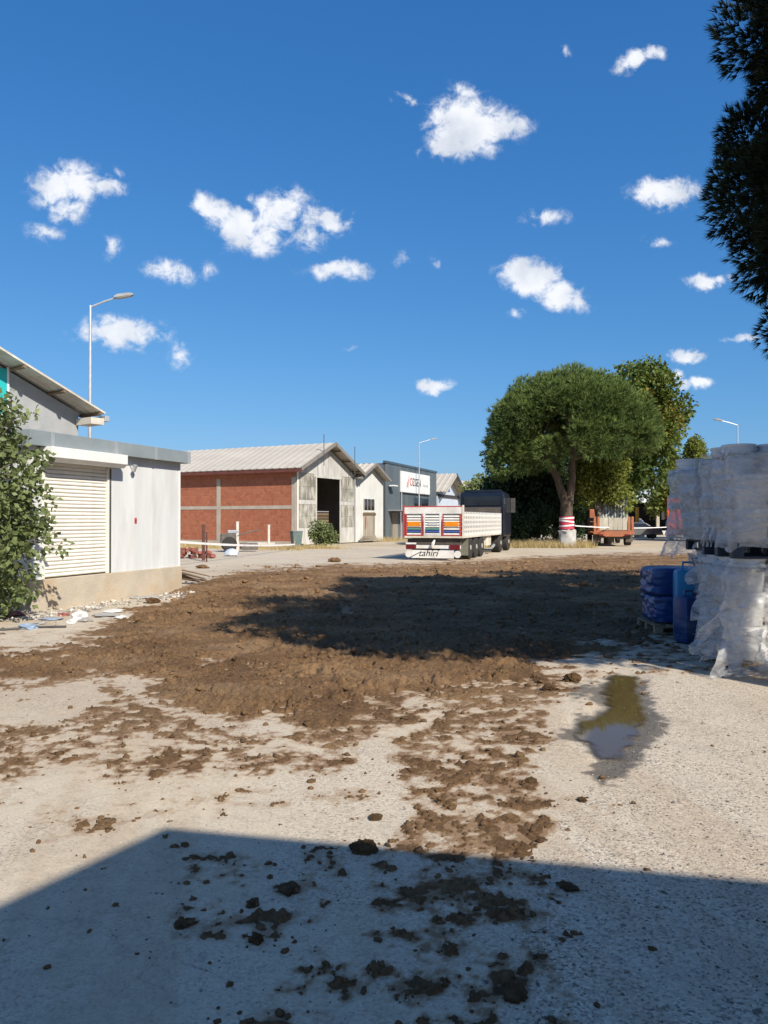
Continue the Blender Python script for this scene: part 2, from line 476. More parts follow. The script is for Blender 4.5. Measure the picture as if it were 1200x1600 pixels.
def mud_cover(X, Y):
    px = 600+1200*X/Y; py = 812+EYE*1200/Y
    px = px + (fbm(X*1.1, Y*1.1, 4, 21)-.5)*110; py2 = py + (fbm(X*1.1+7, Y*1.1, 4, 22)-.5)*48*np.clip((py-850)/150, .1, 1.4)
    ky = np.clip((py-812)/130, .35, 2.0)            # feather follows the foreshortening
    c = .98*sstep(20, -30, poly_sd(px, py2, MAIN)/ky)**.8
    for poly, k, fe in PATCH:
        c = np.maximum(c, k*sstep(fe, -fe, poly_sd(px, py2, poly)))
    return c
COV = mud_cover(XX, YY)
def mud_field(X, Y, cov):
    n = .27*fbm(X*1.9, Y*1.9, 4, 31) + .73*fbm(X*8.5, Y*8.5, 5, 35, .66)
    st = fbm(X*1.0, Y*4.2, 4, 41)
    fine = fbm(X*24, Y*24, 3, 45)*np.clip(1.25-Y/14, 0, 1)
    return cov*1.05 + (n-.5)*2.5 + (st-.5)*.6 + (fine-.47)*.42*np.clip(1.25-Y/14, 0, 1)
FLD = mud_field(XX, YY, COV)
EDGE = sstep(.52, .86, FLD)
def lumps(X, Y):
    out = 0
    for sc, am, seed, th in ((3.0, .055, 51, .78), (7.0, .062, 55, .6), (16.0, .040, 59, .42)):
        wx = X+.12/sc*8*(vnoise(X*sc*2, Y*sc*2, seed+2)-.5); wy = Y+.12/sc*8*(vnoise(X*sc*2, Y*sc*2, seed+3)-.5)
        d, r = cells(wx*sc, wy*sc, seed)
        out = out + am*np.clip(1-d/.52, 0, 1)**.42*(r > th)*(.35+.65*_h(np.floor(r*9973), np.floor(r*771), seed))
    return out
# wheel ruts sweeping across the spread soil
rut = 0
for (cx, cy, rad, w) in ((-3.0, 42.0, 22.0, .16), (-3.0, 42.0, 24.1, .16), (6.0, -16.0, 36.0, .16), (6.0, -16.0, 38.1, .16), (-14, 15, 11.5, .14), (-14, 15, 13.3, .14)):
    d = np.abs(np.hypot(XX-cx, YY-cy)-rad)
    rut = rut + np.exp(-(d/w)**2) - .55*np.exp(-((d-.3)/.14)**2)
rough = .15+.95*sstep(.35, .62, fbm(XX*.6, YY*.6, 4, 61))
BODY = sstep(.62, .95, COV)                      # thin smears outside the main sheet
thick = .012 + .05*fbm(XX*.7, YY*.7, 3, 65)*BODY + .022*np.abs(fbm(XX*7, YY*7, 4, 67, .6)-.5)*2
HM = -.014 + EDGE*(thick + rough*lumps(XX, YY)*(.30+.70*BODY) + .014*(fbm(XX*16, YY*16, 3, 69)-.5) - .028*rut*sstep(.7, 1, COV))
HM = np.where(EDGE > .02, HM, -.03)

GX = sstep(-14, 14, (PX - np.interp(PY, [812, 1000, 1060, 1150, 1310, 1600, 2400], [1100, 985, 990, 960, 852, 775, 600])) + (fbm(XX*6, YY*6, 3, 71)-.5)*50)
GX = GX*(PY > 985)
GX = np.maximum(GX, .30+.45*sstep(.35, .65, fbm(XX*.8, YY*.8, 4, 73)))
dirt = np.clip(sstep(.22, .70, FLD)*.95 + .20*sstep(.3, .8, COV), 0, .96)*sstep(.08, .50, COV)
dirt = np.maximum(dirt, .34*sstep(.48, .75, fbm(XX*.45, YY*.45, 5, 77, .6)))
dirt = np.maximum(dirt, .30*sstep(.54, .72, fbm(XX*2.6+YY*.5, YY*.30, 4, 78))*sstep(14, 4, YY))
cz = lambda pts: [(860+a/6, 1040+b_/6) for a, b_ in pts]
WET = cz([(590,100),(900,125),(920,280),(1000,430),(1090,560),(960,700),(860,840),(700,1000),(500,1090),(360,1040),(330,980),(470,850),(380,760),(280,700),(60,680),(80,600),(220,560),(230,470),(420,430),(540,400),(380,300),(190,290),(200,210),(400,180)])
WATER = cz([(560,90),(810,95),(790,250),(850,380),(860,480),(800,610),(740,720),(640,870),(500,900),(410,760),(250,670),(230,545),(400,510),(520,410),(560,330),(500,270)])
wet = sstep(7, -5, poly_sd(PX+(fbm(XX*12, YY*12, 4, 81)-.5)*34, PY+(fbm(XX*12+5, YY*12, 4, 82)-.5)*26, WET))
wet = np.maximum(wet, .7*sstep(.62, .74, fbm(XX*.5+4, YY*.5, 3, 83))*sstep(.6, .9, COV))

idx = np.arange(NR*NC).reshape(NR, NC)
Q = np.stack([idx[:-1, :-1], idx[:-1, 1:], idx[1:, 1:], idx[1:, :-1]], -1).reshape(-1, 4)
pud = sstep(26, 4, poly_sd(PX, PY, WATER))
ZG = .004*(fbm(XX*1.2, YY*1.2, 3, 91)-.5) - .012*pud
me = arr_mesh('yard', np.stack([XX, YY, ZG], -1).reshape(-1, 3), Q, Y_MAT, True)
attr(me, 'gravel', GX); attr(me, 'dirt', dirt*(1-pud)); attr(me, 'wet', wet)
tag(link_mesh('yard_pavement', me), kind='structure')

# spread soil
def mud_material():
    m, N, L = new_mat('soil')
    out = N.new('ShaderNodeOutputMaterial'); b = N.new('ShaderNodeBsdfPrincipled'); L.new(b.outputs[0], out.inputs[0])
    tc = N.new('ShaderNodeTexCoord')
    def noise(sc, det=6, ro=.65):
        n = N.new('ShaderNodeTexNoise'); n.inputs['Scale'].default_value = sc; n.inputs['Detail'].default_value = det; n.inputs['Roughness'].default_value = ro
        L.new(tc.outputs['Object'], n.inputs['Vector']); return n.outputs[0]
    cr = N.new('ShaderNodeValToRGB'); e = cr.color_ramp.elements
    e[0].position = .34; e[0].color = (.105, .059, .031, 1); e[1].position = .66; e[1].color = (.38, .24, .122, 1)
    k = e.new(.5); k.color = (.215, .127, .065, 1)
    ad = N.new('ShaderNodeMath'); ad.operation = 'MULTIPLY_ADD'; ad.inputs[1].default_value = .45
    L.new(noise(26, 5), ad.inputs[0])
    sc = N.new('ShaderNodeMath'); sc.operation = 'MULTIPLY'; sc.inputs[1].default_value = .55; L.new(noise(.8, 6), sc.inputs[0])
    L.new(sc.outputs[0], ad.inputs[2]); L.new(ad.outputs[0], cr.inputs[0])
    # dry crust where the layer is thin
    at = N.new('ShaderNodeAttribute'); at.attribute_name = 'crust'
    mx = N.new('ShaderNodeMix'); mx.data_type = 'RGBA'; mx.inputs['B'].default_value = (.30, .195, .11, 1)
    L.new(at.outputs['Fac'], mx.inputs['Factor']); L.new(cr.outputs[0], mx.inputs['A'])
    L.new(mx.outputs['Result'], b.inputs['Base Color'])
    b.inputs['Roughness'].default_value = .95; b.inputs['Specular IOR Level'].default_value = .15
    bp = N.new('ShaderNodeBump'); bp.inputs['Strength'].default_value = 1.0; bp.inputs['Distance'].default_value = .06
    L.new(noise(22, 8, .75), bp.inputs['Height']); L.new(bp.outputs[0], b.inputs['Normal'])
    return m
MUD = mud_material()
keep = (HM > -.010).ravel()
fk = keep[Q].any(1)
Qm = Q[fk]; used = np.unique(Qm); remap = np.zeros(NR*NC, np.int64); remap[used] = np.arange(len(used))
V = np.stack([XX, YY, HM], -1).reshape(-1, 3)[used]
me = arr_mesh('soil', V, remap[Qm], MUD, True)
attr(me, 'crust', np.clip(.6*sstep(.70, .50, FLD)+.7*sstep(.55, .74, fbm(XX*.6+3, YY*1.1, 5, 87, .6)), 0, .85).ravel()[used])
tag(link_mesh('spread_soil', me), 'dark brown soil spread in a wide churned sheet across the yard', 'soil', kind='stuff')

def height_at(x, y):
    r = math.log(y/1.2)/math.log(46/1.2)*(NR-1); c = (x/y+.8)/1.6*(NC-1)
    r = int(min(max(round(r), 0), NR-1)); c = int(min(max(round(c), 0), NC-1))
    return max(0., float(HM[r, c]))

# loose crumbs of soil
ICO = bmesh.new(); bmesh.ops.create_icosphere(ICO, subdivisions=1, radius=1)
IV = np.array([v.co[:] for v in ICO.verts]); IF = np.array([[v.index for v in f.verts] for f in ICO.faces]); ICO.free()
def crumbs(name, pts, size, flat, mat, seed=1):
    r = np.random.default_rng(seed); n = len(pts); nv = len(IV)
    v = np.repeat(IV[None], n, 0)*(1+1.1*(r.random((n, nv, 1))-.5))
    v *= np.stack([.7+.7*r.random(n), .7+.6*r.random(n), flat*(.6+.7*r.random(n))], -1)[:, None, :]
    a = r.random(n)*6.283; c, s = np.cos(a)[:, None], np.sin(a)[:, None]
    x = v[..., 0]*c-v[..., 1]*s; y = v[..., 0]*s+v[..., 1]*c
    v = np.stack([x, y, v[..., 2]], -1)*size[:, None, None] + pts[:, None, :]
    f = (IF[None]+np.arange(n)[:, None, None]*nv).reshape(-1, 3)
    return arr_mesh(name, v.reshape(-1, 3), f, mat)
N0 = 150000
qy = 1.6*np.exp(rng.random(N0)*math.log(30/1.6)); qx = qy*(rng.random(N0)*1.4-.7)
qc = mud_cover(qx, qy); qf = mud_field(qx, qy, qc)
pr = np.clip(.55*sstep(.28, .66, qf)*(.5+.5*(qc > .85)) + .02*(qc > .05) + .005, 0, .5)*np.clip(.6+qy/9, 0, 1)
sel = rng.random(N0) < pr*.38
qx, qy, qf = qx[sel], qy[sel], qf[sel]
qs = np.minimum(.0055*np.exp(rng.normal(0, .7, len(qx)))*(.6+.12*qy), .0055+.0036*qy)
r_ = np.clip((np.log(qy/1.2)/math.log(46/1.2)*(NR-1)).round().astype(int), 0, NR-1); c_ = np.clip(((qx/qy+.8)/1.6*(NC-1)).round().astype(int), 0, NC-1)
qz = np.maximum(HM[r_, c_], 0)+qs*.25
me = crumbs('soil_crumbs', np.stack([qx, qy, qz], -1), qs, .7, MUD, 3)
attr(me, 'crust', np.repeat(rng.random(len(qx))*.25, len(IV)))
tag(link_mesh('soil_crumbs', me), 'loose brown soil crumbs strewn over the pale yard', 'soil crumbs', kind='stuff')
print('crumbs', len(qx))
# grit of the worn aggregate on the right
GRIT = pmat('grit', (.44, .40, .34), (.12, .11, .10), scale=9, rand=0, bump=0, rough=.9, lo=.4, hi=.55)
n = 9000
gy = 2.2*np.exp(rng.random(n)*math.log(8.0/2.2)); gx = gy*(rng.random(n)*1.2-.62)
okk = ((600+1200*gx/gy) > np.interp(812+2040/gy, [985, 1060, 1150, 1310, 1600], [985, 990, 960, 852, 775])) | (rng.random(n) < .12)
gx, gy = gx[okk], gy[okk]; gs = .0035*np.exp(rng.normal(0, .4, len(gx)))
me = crumbs('grit', np.stack([gx, gy, gs*.2], -1), gs, .6, GRIT, 5)
tag(link_mesh('grit', me), 'fine grey grit lying on the worn pavement', 'grit', kind='stuff')

# puddle
def water_material():
    m, N, L = new_mat('murky_water')
    out = N.new('ShaderNodeOutputMaterial'); b = N.new('ShaderNodeBsdfPrincipled'); L.new(b.outputs[0], out.inputs[0])
    b.inputs['Base Color'].default_value = (.085, .057, .024, 1); b.inputs['Roughness'].default_value = .03; b.inputs['IOR'].default_value = 1.33
    b.inputs['Specular IOR Level'].default_value = .6
    tc = N.new('ShaderNodeTexCoord'); n = N.new('ShaderNodeTexNoise'); n.inputs['Scale'].default_value = 14; L.new(tc.outputs['Object'], n.inputs['Vector'])
    bp = N.new('ShaderNodeBump'); bp.inputs['Strength'].default_value = .02; L.new(n.outputs[0], bp.inputs['Height']); L.new(bp.outputs[0], b.inputs['Normal'])
    return m
WM = water_material()
nt = WM.node_tree; bs = [n for n in nt.nodes if n.type == 'BSDF_PRINCIPLED'][0]; om = [n for n in nt.nodes if n.type == 'OUTPUT_MATERIAL'][0]
at_ = nt.nodes.new('ShaderNodeAttribute'); at_.attribute_name = 'depth'; tr_ = nt.nodes.new('ShaderNodeBsdfTransparent'); mx_ = nt.nodes.new('ShaderNodeMixShader')
nt.links.new(at_.outputs['Fac'], mx_.inputs[0]); nt.links.new(tr_.outputs[0], mx_.inputs[1]); nt.links.new(bs.outputs[0], mx_.inputs[2]); nt.links.new(mx_.outputs[0], om.inputs[0])
wp = np.array([gp(*p) for p in WATER])
gx_, gy_ = np.meshgrid(np.linspace(wp[:, 0].min()-.25, wp[:, 0].max()+.25, 130), np.linspace(wp[:, 1].min()-.25, wp[:, 1].max()+.25, 190))
sdw_ = poly_sd(gx_+(fbm(gx_*7, gy_*7, 4, 95)-.5)*.16, gy_+(fbm(gx_*7+4, gy_*7, 4, 96)-.5)*.22, [tuple(p) for p in wp])
ii = np.arange(gx_.size).reshape(gx_.shape)
qq = np.stack([ii[:-1, :-1], ii[:-1, 1:], ii[1:, 1:], ii[1:, :-1]], -1).reshape(-1, 4)
qq = qq[(sdw_.ravel()[qq] < .06).all(1)]; us = np.unique(qq); rm = np.zeros(gx_.size, np.int64); rm[us] = np.arange(len(us))
me = arr_mesh('puddle', np.stack([gx_, gy_, gx_*0+.003], -1).reshape(-1, 3)[us], rm[qq], WM, True)
attr(me, 'depth', sstep(.05, -.07, sdw_).ravel()[us])
tag(link_mesh('puddle', me), kind='structure')

# single lumps of soil that stand out
def clod(px, py, s, flat, label, seed, n=1):
    s *= .62
    x, y = gp(px, py); r = np.random.default_rng(seed)
    bm = bmesh.new(); bmesh.ops.create_icosphere(bm, subdivisions=4, radius=1)
    o = r.random(3)*50
    co = np.array([v.co[:] for v in bm.verts])
    d = fbm(co[:, 0]*1.5+o[0]+co[:, 2]*1.3, co[:, 1]*1.5+o[1]-co[:, 2], 5, seed, .62)
    d = d + .5*(fbm(co[:, 0]*6+o[1]+co[:, 2]*5, co[:, 1]*6+o[0]-co[:, 2]*4, 3, seed+1)-.5)
    co = co*(.35+1.25*d)[:, None]*np.array([1.25, 1, flat])
    for v, c in zip(bm.verts, co): v.co = c
    m = bpy.data.meshes.new('clod'); bm.to_mesh(m); bm.free()
    for p in m.polygons: p.use_smooth = False
    m.materials.append(MUD); a = m.attributes.new('crust', 'FLOAT', 'POINT')
    ob = link_mesh('soil_clod', m, None, None, (x, y, height_at(x, y)+s*flat*.32), (0, 0, r.random()*6.28)); ob.scale = (s, s, s)
    tag(ob, label, 'clod', 'big soil clods')
clod(566, 1328, .085, .75, 'big angular soil clod at the edge of the foreground shadow', 1)
clod(588, 1277, .055, .6, 'low soil clod in the sun just above the big angular clod', 2)
clod(828, 1222, .045, .75, 'single soil clod on clean pale concrete left of the puddle tail', 3)
clod(811, 1183, .045, .8, 'roundish soil clod at the right edge of the strewn trail', 4)
clod(908, 1250, .040, .75, 'reddish brown clod alone on the gravel below the puddle', 5)
clod(400, 1467, .04, .9, 'small dark clod in the middle of the foreground shadow', 6)
clod(396, 1410, .045, .45, 'flat clod in the shadow below the leftmost crumbs', 7)
clod(452, 1388, .075, .4, 'long flat clod in shadow left of the big angular clod', 8)
clod(802, 1550, .075, .5, 'broad soil clod near the bottom edge of the photo', 9)
clod(290, 1441, .06, .3, 'thin spread clod at the left of the foreground shadow', 10)
clod(893, 1064, .11, .9, 'tall soil lump at the left head of the puddle', 11)
clod(858, 1078, .10, .75, 'dark soil lump left of the tall one by the puddle', 12)
clod(238, 942, .20, .6, 'large soil lump heaped before the shed plinth', 13)
clod(523, 878, .30, .7, 'far soil lump on the road edge before the brick warehouse', 14)
clod(316, 888, .25, .6, 'soil lump on the road edge right of the shed corner', 15)
clod(886, 1385, .06, .4, 'upright smear of soil at the right of the shadow trail', 16)
# ------------------------------------------------------------------ shared materials
WHITE = pmat('white_paint', (.74, .74, .72), (.66, .66, .64), scale=1.5, rough=.5, bump=.03, dirt=(.45, .42, .36), damt=.25)
SHUT = pmat('shutter_cream', (.78, .75, .68), (.70, .67, .60), scale=2, rough=.45, bump=.02, dirt=(.46, .41, .32), damt=.45, rand=.035, stretch=(1, 1, .3))
GREYPANEL = pmat('grey_panel', (.62, .63, .63), (.55, .56, .56), scale=1.2, rough=.55, bump=.03, dirt=(.42, .40, .36), damt=.45, stretch=(2.2, 2.2, .35), rand=.03)
FASCIA = pmat('fascia_metal', (.30, .34, .35), (.25, .29, .30), scale=2, rough=.5, metal=.3, bump=.04, dirt=(.42, .42, .40), damt=.3)
PLINTH = pmat('plinth_concrete', (.47, .41, .32), (.40, .35, .28), scale=2, rough=.9, bump=.5, bscale=25, dirt=(.42, .27, .13), dscale=.9, damt=.55)
RENDERG = pmat('grey_render', (.32, .33, .34), (.27, .28, .29), scale=2.5, rough=.9, bump=.25, bscale=40, dirt=(.22, .22, .22), damt=.4)
SOFFIT = pmat('soffit_sheet', (.58, .55, .48), (.46, .42, .35), scale=3, rough=.6, bump=.1, dirt=(.30, .22, .15), damt=.5, stretch=(1, .3, 1))
STEEL = pmat('galvanised', (.52, .53, .54), (.44, .45, .46), scale=8, rough=.45, metal=.5, bump=.03)
DARKSTEEL = pmat('dark_steel', (.05, .05, .055), (.08, .075, .07), scale=6, rough=.6, bump=.05)
WOODD = pmat('old_wood', (.20, .14, .09), (.12, .085, .055), scale=6, rough=.85, bump=.3, stretch=(1, 1, 6), rand=.25)
WOODG = pmat('grey_wood', (.34, .30, .24), (.24, .21, .17), scale=6, rough=.85, bump=.3, stretch=(1, 1, .2), rand=.2)
TEAL = pmat('teal_panel', (.03, .42, .42), (.025, .36, .37), scale=1, rough=.25, bump=0)
RED = pmat('red_paint', (.50, .06, .05), (.40, .05, .04), scale=5, rough=.5, bump=.03)
TIN = pmat('weathered_tin', (.46, .44, .39), (.17, .16, .135), scale=1.6, rough=.7, bump=.15, bscale=12, stretch=(1.6, 1.6, .55), lo=.38, hi=.62, rand=.16, dirt=(.18, .17, .13), dscale=2.2, damt=.75)
TINW = pmat('white_tin', (.55, .54, .51), (.40, .39, .365), scale=1.6, rough=.6, bump=.1, stretch=(2, 2, .4), dirt=(.28, .26, .22), damt=.6, rand=.08)
ROOFM = pmat('roof_sheet', (.46, .42, .36), (.39, .355, .30), scale=.8, rough=.6, bump=.05, stretch=(1, .3, 1), dirt=(.38, .33, .27), damt=.4, rand=.05)
RUSTRED = pmat('red_oxide', (.14, .045, .035), (.10, .036, .03), scale=3, rough=.7, bump=.1)
CONC = pmat('frame_concrete', (.43, .38, .31), (.34, .30, .25), scale=1.5, rough=.9, bump=.3, dirt=(.26, .23, .19), damt=.4)
CLAD = pmat('dark_cladding', (.125, .15, .165), (.10, .12, .135), scale=.7, rough=.5, metal=.2, bump=.04, stretch=(1, 1, .3), rand=.10)
CLADE = pmat('cladding_edge', (.07, .10, .13), rough=.5, bump=0)
GLASSD = pmat('dark_glass', (.012, .014, .018), (.02, .022, .026), scale=.5, rough=.08, spec=.6, bump=0)
BLUEW = pmat('pale_blue_wall', (.50, .55, .62), (.44, .49, .57), scale=1, rough=.8, bump=.1, dirt=(.35, .38, .42), damt=.3)
BLUEP = pmat('blue_panel', (.10, .20, .42), rough=.5, bump=0)
ROOFDK = pmat('dark_roof_edge', (.035, .035, .042), (.06, .05, .05), scale=4, rough=.7, bump=.1)
INSIDE = pmat('inside_wall', (.16, .145, .125), (.11, .10, .09), scale=1, rough=.95, bump=.1)

def brick_material():
    m, N, L = new_mat('hollow_brick')
    out = N.new('ShaderNodeOutputMaterial'); b = N.new('ShaderNodeBsdfPrincipled'); L.new(b.outputs[0], out.inputs[0])
    tc = N.new('ShaderNodeTexCoord'); sp = N.new('ShaderNodeSeparateXYZ'); L.new(tc.outputs['Object'], sp.inputs[0])
    cb = N.new('ShaderNodeCombineXYZ'); L.new(sp.outputs[1], cb.inputs[0]); L.new(sp.outputs[2], cb.inputs[1])
    br = N.new('ShaderNodeTexBrick'); L.new(cb.outputs[0], br.inputs['Vector'])
    br.inputs['Color1'].default_value = (.37, .125, .062, 1); br.inputs['Color2'].default_value = (.29, .085, .042, 1); br.inputs['Mortar'].default_value = (.28, .12, .075, 1)
    br.inputs['Scale'].default_value = 1; br.inputs['Brick Width'].default_value = .25; br.inputs['Row Height'].default_value = .2; br.inputs['Mortar Size'].default_value = .016
    n = N.new('ShaderNodeTexNoise'); n.inputs['Scale'].default_value = 1.1; n.inputs['Detail'].default_value = 8; n.inputs['Roughness'].default_value = .65; L.new(cb.outputs[0], n.inputs['Vector'])
    r = N.new('ShaderNodeMapRange'); r.inputs['From Min'].default_value = .45; r.inputs['From Max'].default_value = .75; r.inputs['To Max'].default_value = .6; L.new(n.outputs[0], r.inputs['Value'])
    mx = N.new('ShaderNodeMix'); mx.data_type = 'RGBA'; mx.inputs['B'].default_value = (.38, .15, .082, 1); L.new(r.outputs[0], mx.inputs['Factor']); L.new(br.outputs['Color'], mx.inputs['A'])
    n2 = N.new('ShaderNodeTexNoise'); n2.inputs['Scale'].default_value = 3; n2.inputs['Detail'].default_value = 6; L.new(tc.outputs['Object'], n2.inputs['Vector'])
    r2 = N.new('ShaderNodeMapRange'); r2.inputs['From Min'].default_value = .56; r2.inputs['From Max'].default_value = .72; r2.inputs['To Max'].default_value = .85; L.new(n2.outputs[0], r2.inputs['Value'])
    m2 = N.new('ShaderNodeMix'); m2.data_type = 'RGBA'; m2.inputs['B'].default_value = (.21, .07, .04, 1); L.new(r2.outputs[0], m2.inputs['Factor']); L.new(mx.outputs['Result'], m2.inputs['A'])
    L.new(m2.outputs['Result'], b.inputs['Base Color']); b.inputs['Roughness'].default_value = .9
    bp = N.new('ShaderNodeBump'); bp.inputs['Strength'].default_value = .6; bp.inputs['Distance'].default_value = .015; L.new(br.outputs['Fac'], bp.inputs['Height']); bp.invert = True
    L.new(bp.outputs[0], b.inputs['Normal'])
    return m
BRICK = brick_material()

def text_part(name, body, size, mat, parent, loc, rot, depth=.004, shear=0, align='LEFT', sx=1):
    cu = bpy.data.curves.new(name, 'FONT'); cu.body = body; cu.size = size; cu.extrude = depth; cu.shear = shear; cu.align_x = align
    tmp = bpy.data.objects.new(name+'_tmp', cu); COL.objects.link(tmp)
    bpy.context.view_layer.update()
    me = bpy.data.meshes.new_from_object(tmp.evaluated_get(bpy.context.evaluated_depsgraph_get()))
    bpy.data.objects.remove(tmp)
    me.materials.clear(); me.materials.append(mat)
    o = link_mesh(name, me, None, parent, loc, rot); o.scale = (sx, 1, 1)
    return o

def frame_rz(theta):           # local x runs along the front (away from the camera, to the right), y into the building
    return R(90-theta)

# ------------------------------------------------------------------ the shed on the left
t = thing('metal_shed', (-6.51, 14.07, 0), frame_rz(19.6), 'low grey metal shed with roller shutter on a concrete plinth, left', 'shed')
Ls, Dp = 4.72, 3.4
MB().box(-.02, Ls+.03, -.05, Dp, -.1, .58).build('plinth', PLINTH, t, bevel=.01)
for (a, b_) in ((2.22, 2.98), (2.985, 3.62), (3.625, Ls)):
    MB().box(a, b_-.004, 0, .06, .58, 3.10).build('wall_panel', GREYPANEL, t, bevel=.004)
MB().box(0, .34, 0, .06, .58, 3.10).build('wall_panel', GREYPANEL, t)
MB().box(.34, 2.22, 0, .06, 2.78, 3.10).build('wall_panel', GREYPANEL, t)
MB().box(Ls-.055, Ls, .062, Dp, .58, 3.10).build('side_wall', GREYPANEL, t)
MB().box(0, .06, .062, Dp, .58, 3.10).build('side_wall', GREYPANEL, t)
MB().box(.06, Ls-.06, Dp-.06, Dp, .58, 3.10).build('rear_wall', GREYPANEL, t)
MB().box(Ls-.03, Ls+.012, -.012, .03, .585, 3.08).build('corner_trim', WHITE, t)
MB().box(-.1, Ls+.1, -.12, Dp+.1, 3.10, 3.16).build('roof', FASCIA, t)
fa = MB().box(-.16, Ls+.17, -.19, -.12, 3.06, 3.34).build('fascia', FASCIA, t, bevel=.006)
for x in (.35, 2.15, 3.50, Ls+.06):
    MB().box(x, x+.07, -.198, -.188, 3.055, 3.345).build('seam', STEEL, fa)
MB().box(-.16, -.10, -.12, 1.6, 3.06, 3.34).build('fascia', FASCIA, t)
MB().box(Ls+.105, Ls+.165, -.12, Dp+.1, 3.06, 3.34).build('fascia', FASCIA, t)
bx = MB()
bx.prism([(-.34, 3.058), (-.002, 3.058), (-.002, 2.80), (-.24, 2.78), (-.34, 2.86)], lambda p, a: (a, p[0], p[1]), .22, 2.36)
bx.build('shutter_box', WHITE, t, bevel=.006)
sh = thing('roller_shutter', (0, 0, 0)); sh.parent = t
slat = MB(); slat.prism([(.05, 0), (.032, .004), (.018, .02), (.015, .035), (.018, .052), (.032, .068), (.05, .072)], lambda p, a: (a, p[0], p[1]), .385, 2.135)
sm = slat.mesh('slat', True); sm.materials.append(SHUT)
for i in range(30): link_mesh('slat', sm, None, sh, (0, .012+random.uniform(-.003, .003), .60+i*.0735+random.uniform(-.0015, .0015)), (random.uniform(-.03, .03), random.uniform(-.0015, .0015), 0))
for x in (.34, 2.14): MB().box(x, x+.045, -.012, .055, .585, 2.78).build('guide_rail', SHUT, t)
MB().box(2.19, 2.222, -.03, .05, .585, 2.77).build('downpipe', DARKSTEEL, t)
MB().box(3.02, 3.09, -.012, 0, 1.62, 1.74).build('red_plate', RED, t)
MB().box(3.033, 3.077, -.0135, -.0125, 1.645, 1.70).build('plate_mark', DARKSTEEL, t)
lm = MB(); lm.tube([(2.86, -.002, 2.87), (2.86, -.10, 2.89)], .012, 8); lm.build('lamp_bracket', STEEL, t)
MB().obox((2.85, -.13, 2.82), (.07, .07, .16), Matrix.Rotation(R(25), 3, 'X')).build('wall_lamp', STEEL, t, bevel=.01)

# ------------------------------------------------------------------ grey gabled building behind the shed
t = thing('gabled_building', (-8.37, 21.0, 0), frame_rz(35), 'grey rendered gabled building with deep roof overhang rising behind the shed', 'building')
Wd, EV, SLO = 9.0, 4.62, math.tan(R(23.2))     # local x runs from -9 (left) to 0 (right corner)
rz_ = EV + SLO*Wd/2
pr = MB(); pr.prism([(-Wd, 0), (0, 0), (0, EV), (-Wd/2, rz_), (-Wd, EV)], lambda p, a: (p[0], a, p[1]), 0, .25); pr.build('gable_wall', RENDERG, t)
MB().box(-.25, 0, .252, 12, 0, EV).build('side_wall', RENDERG, t)
MB().box(-Wd, -Wd+.25, .252, 12, 0, EV).build('side_wall', RENDERG, t)
def roof_plane(parent, x0, z0, x1, z1, ya, yb, th, pitch, mat, ribh=.03, name='roof_sheet'):
    """corrugated roof sheet between eave (x0,z0) and ridge (x1,z1), ribs run up the slope"""
    d = Vector((x1-x0, 0, z1-z0)); L_ = d.length; d.normalize(); nrm = Vector((-d.z, 0, d.x)) if x1 > x0 else Vector((d.z, 0, -d.x))
    if nrm.z < 0: nrm = -nrm
    ys_ = []; y = ya
    while y < yb - 1e-6:
        ys_ += [(y, 0), (y+pitch*.58, 0), (y+pitch*.68, ribh), (y+pitch*.9, ribh)]; y += pitch
    ys_ = [k for k in ys_ if k[0] < yb] + [(yb, 0)]
    m = MB(); a = Vector((x0, 0, z0)); b2 = Vector((x1, 0, z1)); vs = []
    for (yy_, h) in ys_:
        for base in (a, b2):
            for up in (0, th): vs.append(base + Vector((0, yy_, 0)) + nrm*(h+up))
    fs = []
    for i in range(len(ys_)-1):
        o = i*4; q = o+4
        fs += [(o+1, q+1, q+3, o+3), (o, o+2, q+2, q), (o, q, q+1, o+1), (o+2, o+3, q+3, q+2)]
    e = (len(ys_)-1)*4
    fs += [(0, 1, 3, 2), (e, e+2, e+3, e+1)]
    m.add(vs, fs)
    return m.build(name, mat, parent)
oh, eo = .72, .34
roof_plane(t, eo, EV-SLO*eo+.10, -Wd/2, rz_+.10, -oh, 12, .05, .33, SOFFIT)
roof_plane(t, -Wd-eo, EV-SLO*eo+.10, -Wd/2-.002, rz_+.10, -oh, 12, .05, .33, SOFFIT)
for k in range(5):
    x = .22-k*1.08; z = EV - SLO*x + .045
    MB().obox((x, -.35+.1, z), (.07, .95, .07), Matrix.Rotation(math.atan(SLO), 3, 'Y')).build('purlin', WOODD, t)
MB().box(eo-.02, eo+.12, -oh-.03, 12, EV-SLO*eo-.10, EV-SLO*eo+.05).build('gutter', STEEL, t, bevel=.01)
MB().box(eo-.42, eo-.02, -oh+.02, -.02, EV-SLO*eo-.20, EV-SLO*eo-.02).build('eave_box', SOFFIT, t)
wv = MB().box(-3.6, -2.02, -.03, .0, 4.35, 5.5).build('window', TEAL, t)
MB().box(-2.02, -1.97, -.045, 0, 4.3, 5.55).build('frame', WHITE, wv)
MB().box(-3.6, -2.02, -.045, 0, 4.30, 4.345).build('frame', WHITE, wv)

# ------------------------------------------------------------------ brick warehouse
BT = 28.0
t = thing('brick_warehouse', (-5.87, 51.0, 0), frame_rz(BT), 'red hollow brick warehouse with tin gable front and open dark doorway', 'warehouse')
FW, LEN, EV, RH = 7.7, 20.0, 5.15, 6.95
